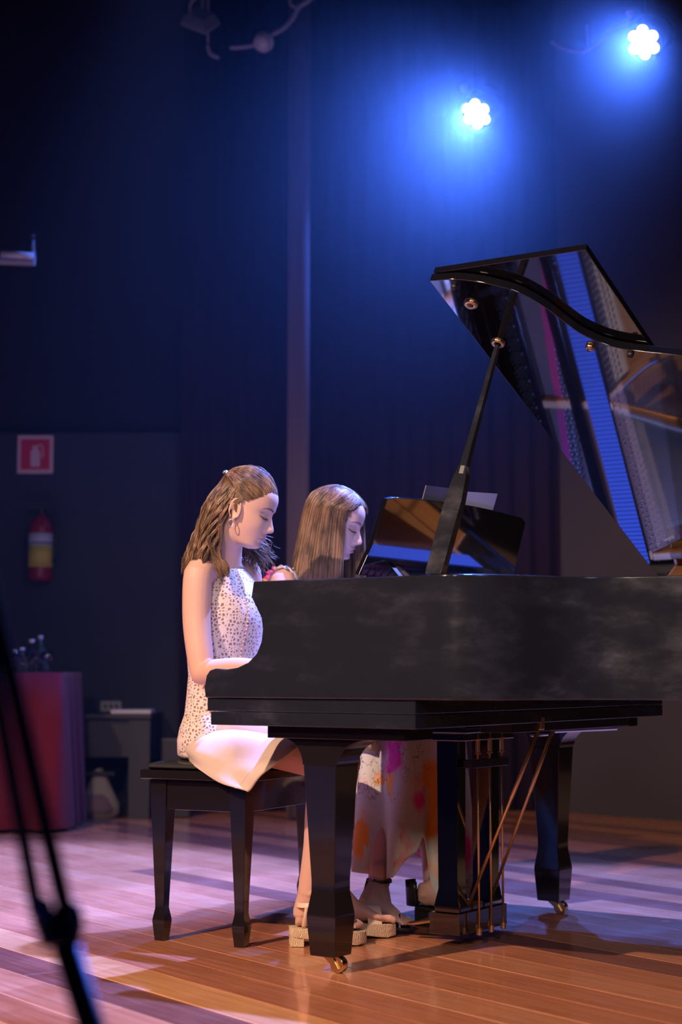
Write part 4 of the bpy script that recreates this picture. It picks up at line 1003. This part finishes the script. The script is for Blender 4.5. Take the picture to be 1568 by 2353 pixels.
# ------------------------------------------------------------------ girl 1 (near, ivory lace dress)
F1 = np.array([.84, -.54, 0]); F1 /= np.linalg.norm(F1); S1 = np.array([-F1[1], F1[0], 0])
C1 = np.array([-.34, 5.0, 0])
g1 = thing('person', (C1[0], C1[1], .515), 'nearer seated person in a sleeveless ivory crochet-lace dress with wavy brown hair, playing the piano', 'person')
h1 = Frame(P(567, 1168, 4.93), R(10), R(22), .98)
B = MB()
TL = [(.519, .0, .09, .13), (.56, .0, .108, .155), (.63, -.006, .095, .14), (.70, -.016, .080, .118), (.76, -.020, .074, .106), (.83, -.020, .082, .112), (.90, -.018, .096, .120), (.96, -.018, .102, .124), (1.02, -.022, .088, .126), (1.06, -.024, .066, .118), (1.085, -.024, .046, .085), (1.10, -.020, .040, .050)]
torso(B, C1, F1, S1, TL)
sh = C1 + F1 * -.022
Rs = P(456, 1322, 4.875); Re = P(466, 1546, 4.83); Rw = L2W(-.285, .115, .775)
limb(B, [Rs + np.array([.02, .03, .012]), Rs, P(452, 1420, 4.86), P(459, 1500, 4.84), Re], [.040, .044, .0415, .039, .036], k=18)
limb(B, [Re, Re + (Rw - Re) * .5 + np.array([0, 0, .006]), Rw], [.036, .034, .0235], k=14)
hand(B, Rw, L2W(-.20, .14, .75) - Rw, PU, .93, .9)
Ls = P(570, 1322, 5.13); Le = Ls + np.array([.01, .07, -.285]); Lw = L2W(-.285, .40, .775)
limb(B, [Ls + np.array([-.02, -.03, .012]), Ls, (Ls + Le) / 2, Le], [.040, .043, .040, .036]); limb(B, [Le, (Le + Lw) / 2, Lw], [.036, .033, .0235])
hand(B, Lw, L2W(-.20, .42, .75) - Lw, -PU, .93, .9)
# neck
nk = h1.w((-.022, 0, -.085)); limb(B, [sh + np.array([0, 0, 1.07]), (sh + np.array([0, 0, 1.10]) + nk) / 2 + F1 * .0, nk, h1.w((-.015, 0, -.05))], [.058, .049, .047, .048])
for s_ in (-1, 1):
    limb(B, [sh + np.array([0, 0, 1.075]) + S1 * s_ * .03, sh + np.array([0, 0, 1.088]) + S1 * s_ * .075, (Rs if s_ < 0 else Ls) + np.array([0, 0, .012])], [.035, .034, .034])
# legs
Rh = C1 + S1 * -.076 + np.array([0, 0, .592]); Rk = P(764, 1756, 4.72); Ra = P(711, 2050, 4.775)
Lh = C1 + S1 * .076 + np.array([0, 0, .592]); Lk = P(789, 1752, 4.93); La = P(772, 2036, 4.90)
limb(B, [Rh, Rh * .5 + Rk * .5 + np.array([0, 0, .008]), Rk], [.072, .064, .051], k=16); limb(B, [Rk, Rk * .68 + Ra * .32 + np.array([-.004, 0, 0]), Rk * .35 + Ra * .65 + np.array([.0, 0, 0]), Ra], [.050, .051, .040, .033], k=18)
limb(B, [Lh, Lh * .5 + Lk * .5, Lk], [.072, .066, .052], k=16); limb(B, [Lk, Lk * .68 + La * .32 + np.array([-.01, 0, 0]), Lk * .35 + La * .65, La], [.050, .050, .038, .030], k=18)
SOLE = .036
rh = atz(672, 2150, SOLE); rt = atz(832, 2128, SOLE * .8)
rh = np.array([-.142, 4.79, .056]); rt = np.array([.062, 4.815, .042])
tR = foot(B, Ra, rh + np.array([.012, 0, 0]), rt, k=.9, side=1)
lh_ = np.array([-.062, 4.90, .056]); lt = np.array([.148, 4.955, .042])
tL = foot(B, La, lh_ + np.array([.012, 0, 0]), lt, k=.9, side=-1)
hm = h1.mb(head_mesh()); B.add(hm.v, hm.f); B.add(*(lambda q: (q.v, q.f))(h1.mb(ear_mb(-1)))); B.add(*(lambda q: (q.v, q.f))(h1.mb(ear_mb(1))))
body1 = remesh(B, 'body', 'skin', g1, .0033, 3)
face_parts(g1, body1, h1, 'lip', .97)
er = MB(); pc_ = h1.w((-.008, -.079, -.058)); er.tube([pc_ + np.array([math.cos(a) * .0075, 0, math.sin(a) * .011]) for a in np.linspace(0, 2 * math.pi, 14)], .0016, 6); part('earring', er, 'steel', g1, smooth=True)
# dress bodice
D = MB(); lv = []
off = .0075
DL = [(.5185, .0, .112, .160), (.555, .0, .118, .168), (.60, -.002, .112, .160), (.65, -.008, .100, .142), (.70, -.016, .0905, .128), (.76, -.020, .085, .117), (.83, -.018, .094, .123), (.90, -.014, .112, .130), (.95, -.013, .118, .132), (.99, -.016, .112, .128), (1.02, -.021, .100, .122), (1.045, -.024, .085, .112), (1.065, -.024, .070, .098), (1.082, -.023, .057, .080), (1.094, -.021, .050, .062)]
torso(D, C1, F1, S1, DL)
D.f = D.f[:-2]
dr = part('lace_bodice', D, 'lace', g1, smooth=True, fix=False); sol = dr.modifiers.new('t', 'SOLIDIFY'); sol.thickness = .003; sol.offset = 1
# collar band
cb_ = MB(); cc = C1 + F1 * -.018; rings_ell(cb_, [(cc + np.array([0, 0, 1.083]), .060, .078), (cc + np.array([0, 0, 1.098]), .0515, .062), (cc + np.array([0, 0, 1.108]), .050, .056)], F1, S1, cap=False); cbo = part('collar', cb_, 'skirt', g1, smooth=True, fix=False); cbo.modifiers.new('t', 'SOLIDIFY').thickness = .003
# bead trim down the front
bt = MB()
for i in range(30):
    z = 1.055 - i * .0115; a = interp(z, [l[0] for l in DL], [l[2] for l in DL]); fo = interp(z, [l[0] for l in DL], [l[1] for l in DL]); bb_ = interp(z, [l[0] for l in DL], [l[3] for l in DL])
    th_ = -.28 ; c = C1 + F1 * (fo + (a + .004) * math.cos(th_)) + S1 * (bb_ + .004) * math.sin(th_) + np.array([0, 0, z]); bt.ell(c, (.0034, .0034, .0034), 6)
part('button_row', bt, mat('peach_bead', (.75, .42, .32), .4), g1, smooth=True)
# skirt: cross sections from the hips to the hem
SK = MB(); rows = []
nT = 16
botN = cr([P(432, 1740, 4.90), P(458, 1768, 4.785), P(505, 1798, 4.74), P(567, 1818, 4.68)], nT)
topN = cr([P(440, 1700, 4.88), P(505, 1690, 4.82), P(590, 1698, 4.76), P(676, 1722, 4.70)], nT)
for i in range(nT):
    t = i / (nT - 1); 
    cen_ = C1 * (1 - t) + (C1 + F1 * .35) * t
    # far side mirror
    wid_ = .168 - .0 * t
    nb, nt_ = botN[i], topN[i]
    zc = .515 + .0 * t
    ridge = np.array([cen_[0], cen_[1], .665 - .075 * t ** .6]) + F1 * .0
    farT = cen_ + S1 * (wid_ * .75) + np.array([0, 0, .60 - .045 * t]); farB = cen_ + S1 * (wid_ + .01) + np.array([0, 0, .505 - .02 * t])
    midN = nb * .5 + nt_ * .5 - S1 * (.020 + .010 * math.sin(t * 7)); nt_ = nt_ - S1 * .010 * math.sin(math.pi * min(1, t * 1.3)); 
    sec = cr([nb, nb * .75 + midN * .25, midN, nt_, nt_ * .45 + ridge * .55 + np.array([0, 0, .006]), ridge, farT, farB], 40)
    for j in range(40):
        w = .0035 * math.sin(j * .55 + t * 9) * (t) ; sec[j] = sec[j] - S1 * w
    rows.append(sec)
# hem roll
hem = rows[-1]; rows.append(hem + F1 * .001 + np.array([0, 0, -.002])); rows.append(hem * .985 + np.array(C1 + F1 * .34 + np.array([0, 0, .55])) * .015)
SK.rings(rows, cap=False, closed=False)
sko = part('skirt', SK, 'skirt', g1, smooth=True, fix=False); sko.modifiers.new('t', 'SOLIDIFY').thickness = .004
# hem band seam
hb_ = MB(); i0 = int(nT * .88); a_r, b_r = rows[nT - 2], rows[nT - 1]; hb_.rings([rows[nT - 3] - S1 * .003 + [0, 0, .0008], rows[nT - 3] * .6 + rows[nT - 2] * .4 - S1 * .0045 + [0, 0, .0012]], cap=False, closed=False)
part('hem_seam', hb_, 'skirt', g1, smooth=True, fix=False)
# lace panel over the hips merges with the skirt top
HP = MB(); rr = []
for z, a, b in ((.5175, .116, .170), (.53, .124, .176), (.57, .126, .176), (.605, .120, .168), (.645, .108, .151)):
    rr.append([C1 + F1 * (-.002 + a * math.cos(t)) + S1 * b * math.sin(t) + np.array([0, 0, z]) for t in np.linspace(0, 2 * math.pi, 44, endpoint=False)])
HP.rings(rr, cap=False); part('lace_hip_panel', HP, 'lace', g1, smooth=True, fix=False).modifiers.new('t', 'SOLIDIFY').thickness = .003

# sandals
def sandal(heel, toe, topz, thick_h, thick_t, w, mat_sole, mat_strap, root, heelblock, style, ftips=None, ankle=None):
    heel = np.array(heel, float); toe = np.array(toe, float); d = toe - heel; L = np.linalg.norm(d); d /= L; lat = np.cross(d, [0, 0, 1.]); lat /= np.linalg.norm(lat); up = np.cross(lat, d)
    prof = [(-.02, .45), (.02, .72), (.12, .86), (.35, .82), (.55, .92), (.75, 1.0), (.9, .92), (1.0, .66), (1.045, .32)]
    def outline(k=1): return [(t, s * wv * w * k) for s in (1,) for t, wv in prof] + [(t, -wv * w * k) for t, wv in prof[::-1]]
    mb = MB(); o = outline(); rr = []
    gz = lambda t: -(heel + d * L * t)[2]   # to the ground
    def pt(t, l, z): q = heel + d * L * t + lat * l; q[2] = z; return q
    topp = [pt(t, l, (heel + d * L * t)[2] - .002) for t, l in o]
    thick = lambda t: thick_h + (thick_t - thick_h) * min(1, max(0, t))
    lowp = [pt(t, l * .97, max(.001, (heel + d * L * t)[2] - .002 - thick(t) + (.008 if t > .97 else 0))) for t, l in o]
    mid = [pt(t, l * 1.03, (heel + d * L * t)[2] - .002 - thick(t) * .5) for t, l in o]
    mb.rings([lowp, mid, topp]); sl = part('sole', mb, mat_sole, root, bevel=.002)
    if heelblock:
        t0, t1 = -.015, heelblock; q = [pt(t0, w * .62, 0), pt(t1, w * .8, 0), pt(t1, -w * .8, 0), pt(t0, -w * .62, 0)]; r_ = [p + np.array([0, 0, (heel + d * L * .1)[2] - thick_h * .6]) for p in q]
        m2 = MB(); m2.rings([[p * [1, 1, 1] + [0, 0, .0005] for p in q], r_]); part('heel', m2, mat_sole if style == 'jute' else mat_strap, root, bevel=.002)
    def strap(ts, hgt, wd, nm='strap', mt=mat_strap, lat_k=1.02):
        a = []; 
        for u in np.linspace(-1, 1, 15):
            t = ts[0] + (ts[1] - ts[0]) * (u + 1) / 2; q = heel + d * L * t + lat * u * w * lat_k * .88; z = (heel + d * L * t)[2] + hgt * math.sqrt(max(0, 1 - abs(u) ** 2.6)) - .004; q[2] = z; a.append(q)
        m3 = MB(); rr3 = []
        for i, q in enumerate(a):
            tn = a[min(i + 1, 14)] - a[max(0, i - 1)]; tn /= np.linalg.norm(tn); nn_ = np.cross(tn, d); nn_ /= np.linalg.norm(nn_)
            if nn_[2] < 0 and abs(nn_[2]) > .2: nn_ = -nn_
            rr3.append([q - d * wd - nn_ * .0012, q + d * wd - nn_ * .0012, q + d * wd + nn_ * .0016, q - d * wd + nn_ * .0016])
        m3.rings(rr3); return part(nm, m3, mt, root, bevel=0)
    if style == 'jute':
        strap((.72, .72), .050, .021)
    else:
        strap((.60, .68), .048, .0042); strap((.74, .82), .036, .0042)
    if ankle is not None:
        ar, az_ = ankle; m4 = MB(); ring = []
        for a in np.linspace(0, 2 * math.pi, 24, endpoint=False): ring.append(az_ + ar * (math.cos(a) * d + math.sin(a) * lat) + np.array([0, 0, .006 * math.cos(a)]))
        hb2 = .0048 if style != 'jute' else .0065
        m4.rings([[p + [0, 0, -hb2] for p in ring], [p + (p - az_) / ar * .002 + [0, 0, -hb2] for p in ring], [p + (p - az_) / ar * .002 + [0, 0, hb2] for p in ring], [p + [0, 0, hb2] for p in ring], [p + [0, 0, -hb2] for p in ring]], cap=False); st = part('ankle_strap', m4, mat_strap, root)
        bk = MB(); c = az_ + lat * (ar + .003) + d * .004
        if style != 'jute': c = az_ + lat * (ar + .002) * .85 - d * .012
        bk.tube([c + (math.cos(a) * d * .008 + np.array([0, 0, math.sin(a) * .007])) for a in np.linspace(0, 2 * math.pi, 9)], .0012, 6); sub('buckle', bk, 'steel', st, root)
        for s_ in (-1, 1):
            m5 = MB(); a0 = heel + d * L * (.16 if style == 'jute' else .04) + lat * s_ * w * .78; a0[2] = heel[2] - .004; b0 = az_ - d * ar * (.35 if style == 'jute' else .9) + lat * s_ * ar * (.97 if style == 'jute' else .35)
            m5.tube(cr([a0, (a0 + b0) / 2 + lat * s_ * .004, b0], 8), .0058 if style == 'jute' else .004, 8, flat=(.3, lat)); part('heel_strap', m5, mat_strap, root, smooth=True)
sandal(rh, rt, 0, .026, .041, .040, 'jute', 'strap', g1, .17, 'jute', ankle=(.039, Ra + np.array([.004, 0, -.030])))
sandal(lh_, lt, 0, .026, .041, .040, 'jute', 'strap', g1, .17, 'jute', ankle=(.038, La + np.array([.004, 0, -.026])))

# ---- hair of girl 1
def keep1(az, el):
    a = abs(az)
    lim = interp(a, [0, 30, 55, 70, 84, 100, 130, 180], [38, 34, 23, 15, 6, -14, -35, -45]); return el > lim
haircap(h1, keep1, 'haircap1', g1, .0035)
pth = []
rnd = np.random.default_rng(3)
clip_d = sdir((-.082, -.012, .066))
for i in range(3600):   # swept back to the clip
    s_ = -1 if rnd.random() < .62 else 1
    if rnd.random() < .5:
        t = rnd.random(); az = s_ * (2 + 78 * t); el = interp(abs(az), [0, 30, 55, 70, 84], [38, 34, 23, 15, 6]) + rnd.uniform(-4.5, 5)
    else:
        az0 = rnd.uniform(0, 1); root_l = SCc + (SCr) * (lambda e: np.array([math.cos(e), s_ * .035, math.sin(e)]))(R(42 + 75 * az0)); az = None
    d0 = sdir(scalp(az, el)) if az is not None else sdir(root_l)
    cd_ = clip_d + rnd.normal(0, .035, 3) + np.array([0, s_ * .03, 0]); cd_ /= np.linalg.norm(cd_)
    lat_pull = (.55 if az is None else .28) * rnd.uniform(.4, 1.0)
    md = d0 + cd_ + np.array([.05, s_ * lat_pull, -.10 if az is not None else 0.0]); md /= np.linalg.norm(md)
    lay = rnd.uniform(.002, .010); ph = math.floor(rnd.random() * 7) * .9; am = rnd.uniform(.001, .0035)
    a1 = arc(d0, md, 6, .002, lay + .004); a2 = arc(md, cd_, 6, lay + .004, .006 + lay * .5)[1:]
    q = [np.array(p) for p in a1 + a2]
    for k, p in enumerate(q): p += np.array([0, 0, 1]) * am * math.sin(k * 1.25 + ph + lat_pull * 6) * min(1, k / 4)
    pth.append([h1.w(p) for p in q])
def level(px, py, Y, wx, wy, f): 
    c = P(px, py, Y); return lambda phi, rho: np.array([c[0] + rho * wx * math.cos(phi), c[1] + rho * wy * math.sin(phi), c[2]])
for i in range(5200):   # falling waves
    u = rnd.random(); phi = R(-66 - 228 * u); rho = math.sqrt(rnd.uniform(.25, 1.0))
    azl = math.degrees(phi) + 360 if math.degrees(phi) < -180 else math.degrees(phi)
    # root: around the clip for the outer layer, scalp for the inner
    el = rnd.uniform(-20, 30) if rho < .8 else rnd.uniform(15, 42)
    az = azl; az = math.copysign(max(abs(az), 88 if el < 12 else 100), az)
    r0 = scalp(az, el, .003); 
    if rho > .86 and rnd.random() < .8:
        d_ = clip_d + np.array([0, .16 * math.sin(phi), 0]) + rnd.normal(0, .05, 3); d_ /= np.linalg.norm(d_); r0 = SCc + d_ * (SCr + .008)
    p0 = h1.w(r0)
    d1_ = sdir(scalp(az, -5 if abs(az) > 100 else 2)); m0 = h1.w(SCc + d1_ * (SCr + .004 + .016 * rho))
    A = level(511, 1172, 4.955, .052, .078, 0)(phi, .55 + .55 * rho)
    Bq = level(500, 1215, 4.955, .062, .088, 0)(phi, .5 + .5 * rho); Cq = level(489, 1262, 4.95, .074, .094, 0)(phi, .45 + .55 * rho)
    yy = rnd.uniform(1296, 1335) - 14 * (abs(math.sin(phi)) < .5)
    Dq = level(482 + 4 * math.sin(phi * 3), yy, 4.945, .074, .092, 0)(phi, .35 + .68 * rho)
    if phi > R(-96): # the front lock that ends on the chest
        Dq = P(512 + 22 * rnd.random() - 8, rnd.uniform(1300, 1328), 4.86 - .02 * rho)
    pts = [p0, m0 * .5 + A * .5 if True else m0, Bq, Cq, Dq]
    if phi < R(-276): # far lock, seen beneath the chin
        e = rnd.random() ** 1.5; e2 = rnd.normal(0, .018, 3); pts = [p0, m0, P(556 + 10 * e, 1228, 5.04) + e2 * .5, P(575 + 26 * e, 1262, 5.06) + e2, P(572 + 42 * e, rnd.uniform(1272, 1306), 5.07) + e2 * 1.2]
    q = cr(pts, 20); cl = math.floor(u * 26); ph = cl * 1.7 + math.floor(rho * 4) * 1.1
    for k in range(20):
        am = .0075 * min(1, k / 7); q[k] += np.array([math.cos(phi + 1.57), math.sin(phi + 1.57), 0]) * am * math.sin(k * .82 + ph) + np.array([math.cos(phi), math.sin(phi), 0]) * am * .8 * math.cos(k * .82 + ph * 1.3) + rnd.normal(0, .0006, 3)
    pth.append(q)
for i in range(0):  # fly-aways
    az = rnd.uniform(-180, 180); p = [h1.w(scalp(az, rnd.uniform(40, 85), .006))]; v_ = rnd.normal(0, .012, 3) + np.array([-.01, 0, .008]); p += [p[0] + v_, p[0] + v_ * 2 + rnd.normal(0, .006, 3), p[0] + v_ * 2.6 + np.array([0, 0, -.012])]
    pth.append(p)
strands(pth, 'hair1', g1, 'hair', .0009, .0003, 18)
mb = MB(); c = h1.w(SCc + clip_d * (SCr + .016)); mb.ell(c, (.010, .012, .006), 10); mb.ell(c + [.004, -.012, -.004], (.005, .005, .005), 8); part('hair_clip', mb, 'steel', g1, smooth=True)

# ------------------------------------------------------------------ girl 2 (far, floral dress)
C2 = np.array([-.115, 5.465, 0]); F2, S2 = F1, S1
g2 = thing('person', (C2[0], C2[1], .515), 'farther seated person in a long floral dress with straight brown hair, leaning over the keys', 'person')
h2 = Frame(P(773, 1201, 5.38), R(14), R(20), .985)
B = MB()
TL2 = [(.519, .0, .095, .135), (.56, .0, .112, .160), (.63, 0, .10, .145), (.70, .0, .083, .122), (.76, .006, .077, .110), (.83, .014, .086, .116), (.90, .024, .10, .124), (.96, .032, .103, .128), (1.02, .038, .090, .130), (1.06, .042, .066, .122), (1.085, .046, .046, .09), (1.10, .05, .040, .05)]
torso(B, C2, F2, S2, TL2)
sh2 = C2 + F2 * .044
Rs2 = P(652, 1340, 5.345); Re2 = Rs2 + np.array([.03, -.06, -.28]); Rw2 = L2W(-.285, .72, .775)
Ls2 = Rs2 + S2 * .275 + F2 * .0; Le2 = Ls2 + np.array([.05, .07, -.27]); Lw2 = L2W(-.285, 1.02, .775)
for a, b, c in ((Rs2, Re2, Rw2), (Ls2, Le2, Lw2)):
    limb(B, [a, (a + b) / 2, b], [.045, .041, .037]); limb(B, [b, (b + c) / 2, c], [.037, .034, .024])
    limb(B, [sh2 + np.array([0, 0, 1.085]), (sh2 + np.array([0, 0, 1.09]) + a) / 2 + np.array([0, 0, .01]), a + np.array([0, 0, .01])], [.036, .035, .036])
hand(B, Rw2, PV, PU, .95, .9); hand(B, Lw2, PV, -PU, .95, .9)
nk = h2.w((-.022, 0, -.085)); limb(B, [sh2 + np.array([0, 0, 1.07]), (sh2 + np.array([0, 0, 1.10]) + nk) / 2, nk, h2.w((-.015, 0, -.05))], [.058, .050, .048, .048])
Rh2 = C2 - S2 * .085 + np.array([0, 0, .604]); Rk2 = P(880, 1735, 5.27); Ra2 = P(872, 2028, 5.075)
Lh2 = C2 + S2 * .085 + np.array([0, 0, .604]); Lk2 = P(985, 1745, 5.38); La2 = P(1000, 2052, 5.20)
for a, b, c in ((Rh2, Rk2, Ra2), (Lh2, Lk2, La2)):
    limb(B, [a, (a + b) / 2, b], [.085, .074, .054], k=16); limb(B, [b, b * .66 + c * .34 + np.array([-.012, 0, 0]), b * .3 + c * .7, c], [.052, .053, .039, .033], k=18)
rh2 = np.array([.048, 5.03, .050]); rt2 = np.array([.205, 5.005, .020])
lh2 = np.array([.235, 5.19, .062]); lt2 = np.array([.42, 5.13, .035])
foot(B, Ra2, rh2 + np.array([.01, 0, .0]), rt2, k=1.0, side=1); foot(B, La2, lh2, lt2, k=1.0, side=-1)
hm = h2.mb(head_mesh()); B.add(hm.v, hm.f)
body2 = remesh(B, 'body', 'skin2', g2, .0036, 3)
face_parts(g2, body2, h2, 'lip2', .985)
D = MB(); DL2 = [(z, f, a + .011, b + .011) for z, f, a, b in TL2[:9]] ; torso(D, C2, F2, S2, DL2); D.f = D.f[:-2]
part('bodice', D, 'floral', g2, smooth=True, fix=False).modifiers.new('t', 'SOLIDIFY').thickness = .003
# ruffled sleeve strap
for s0, nm in ((Rs2, -1), (Ls2, 1)):
    mb = MB(); rr = []
    for t in np.linspace(0, 1, 44):
        a = R(-35 + 250 * t); w = .004 * math.sin(t * 62)
        c = s0 + F2 * (math.cos(a) * .056) + np.array([0, 0, -.004 + math.sin(a) * .050])
        o_ = (c - s0) / np.linalg.norm(c - s0)
        rr.append([c - S2 * .026 * -nm * -1 + o_ * (.010 + w), c + o_ * .002, c + S2 * .024 * nm + o_ * (.009 - w), c + S2 * .040 * nm * 0 + o_ * (-.002)])
    mb.rings(rr, cap=True); part('ruffle_strap', mb, 'floral', g2, smooth=True, fix=False)
# thigh part and long drape
SK = MB(); rows = []
for i in range(12):
    t = i / 11; cc = C2 + F2 * (-.06 + .42 * t) + np.array([0, 0, .56 - .015 * t]); w = .185
    sec = [cc + S2 * w * math.cos(a) * (1 + .02 * math.sin(9 * a)) + np.array([0, 0, 1]) * (.098 - .018 * t) * (math.sin(a) if math.sin(a) > 0 else .45 * math.sin(a)) for a in np.linspace(0, 2 * math.pi, 40, endpoint=False)]
    rows.append(sec)
SK.rings(rows, cap=True); part('skirt_lap', SK, 'floral', g2, smooth=True, fix=False)
# drape: closed curtain of folds hanging from the knees
dc = (Rk2 + Lk2) / 2; NA = 120; NZ = 30; rows = []
for k in range(NZ):
    t = k / (NZ - 1); row = []
    for j in range(NA):
        a = 2 * math.pi * j / NA   # a = 0 : +X, -90deg : towards the camera
        ca, sa = math.cos(a), math.sin(a)
        rx, ry = .160 + .004 * t, .118 + .03 * t
        c0 = np.array([P(943, 1740, 5.25)[0], 5.255 - .085 * t, 0])
        fold = (.012 + .020 * t) * math.sin(a * 7 + 1.1 + .9 * t) + .008 * t * math.sin(a * 13 + 2)
        # hem height
        ztop = .598
        am = (math.degrees(a) + 360) % 360  # 270 = to the camera
        hemz = interp(am, [0, 30, 90, 150, 185, 215, 238, 252, 262, 275, 284, 292, 302, 320, 345, 360], [.10, .16, .20, .22, .17, .165, .155, .165, .215, .235, .29, .11, .075, .065, .08, .10])
        z = ztop + (hemz - ztop) * t
        row.append(c0 + np.array([(rx + fold) * ca, (ry + fold) * sa, z]))
    rows.append(row)
rt_ = [[dc * .0 + np.array([p[0] * .75 + (dc[0]) * .25 - .02, p[1] * .75 + dc[1] * .25 + .0, .618]) for p in rows[0]], [np.array([p[0] * .2 + dc[0] * .8 - .03, p[1] * .2 + dc[1] * .8, .626]) for p in rows[0]]]
DRP = MB(); DRP.rings(rt_[::-1] + rows, cap=False); dpo = part('skirt_drape', DRP, 'floral', g2, smooth=True, fix=False); dpo.modifiers.new('t', 'SOLIDIFY').thickness = .0015
sandal(rh2, rt2, 0, .012, .012, .042, 'bstrap', 'bstrap', g2, .16, 'black', ankle=(.037, Ra2 + np.array([0, 0, .006])))
sandal(lh2, lt2, 0, .012, .012, .042, 'bstrap', 'bstrap', g2, .22, 'black', ankle=(.037, La2 + np.array([0, 0, .0])))
mb = MB(); hs = []
for t, z in ((0, .0), (.3, .02), (.7, .05), (1, .075)): hs.append([lh2 + np.array([math.cos(a) * .034 - .004 * t, math.sin(a) * .036, -.004 + z]) for a in np.linspace(R(90), R(270), 12)])
mb.rings(hs, cap=False, closed=False); part('heel_counter', mb, 'bstrap', g2, smooth=True, fix=False).modifiers.new('t', 'SOLIDIFY').thickness = .002

# ---- hair of girl 2
def keep2(az, el):
    a = abs(az); return el > interp(a, [0, 30, 48, 60, 90, 180], [44, 38, 20, -5, -30, -45])
haircap(h2, keep2, 'haircap2', g2, .004)
pth = []
hc = P(773, 1197, 5.38)
def lev2(px, py, Y, wx, wy): c = P(px, py, Y); return lambda phi, rho: np.array([c[0] + rho * wx * math.cos(phi), c[1] + rho * wy * math.sin(phi), c[2]])
LV = [lev2(771, 1172, 5.385, .101, .088), lev2(768, 1215, 5.39, .110, .094), lev2(764, 1262, 5.39, .118, .098), lev2(760, 1310, 5.385, .126, .102), lev2(758, 1370, 5.38, .128, .10)]
for i in range(8500):
    u = rnd.random(); deg = -72 - 262 * u; phi = R(deg)   # from the near front edge, round the back, to the far front edge
    rho = math.sqrt(rnd.uniform(.45, 1.0)); azl = (deg + 180) % 360 - 180 + 14
    s_ = -1 if azl < 0 else 1
    back = min(1, max(0, (abs(azl) - 40) / 130)); e = R(44 + 72 * back + rnd.uniform(-6, 8)); root_l = SCc + (SCr + .001) * np.array([math.cos(e), s_ * .012, math.sin(e)])
    d0 = sdir(root_l); d1_ = sdir(scalp(azl, 14 if abs(azl) > 60 else 20)); lay = .003 + .010 * rho
    a1 = [h2.w(p) for p in arc(d0, d1_, 6, .003, lay, .004)]
    dd = rho * .16 + .86
    lv_ = [Lq(phi, dd - .02) for Lq in LV]
    endk = rnd.uniform(.0, .05)
    # start of the hang blends from the scalp
    blend = a1[-1] * .45 + lv_[0] * .55
    pts = a1[:-1] + [blend] + lv_[1:4] + [lv_[4] + np.array([0, 0, endk])]
    q = cr(pts, 22); jit = rnd.normal(0, .0012, 3); cl = math.floor(u * 40) * 1.3
    for k in range(22): q[k] += jit * min(1, k / 8) + np.array([math.cos(phi), math.sin(phi), 0]) * .0028 * math.sin(cl + k * .12) * min(1, k / 8)
    pth.append(q)
for i in range(0):
    az = rnd.uniform(-120, 60); p = [h2.w(scalp(az, rnd.uniform(30, 80), .008))]; v_ = rnd.normal(0, .010, 3) + np.array([.006, 0, .006]); p += [p[0] + v_, p[0] + v_ * 2 + rnd.normal(0, .006, 3), p[0] + v_ * 2.6 + np.array([0, 0, -.014])]; pth.append(p)
strands(pth, 'hair2', g2, 'hair', .0009, .0003, 16)
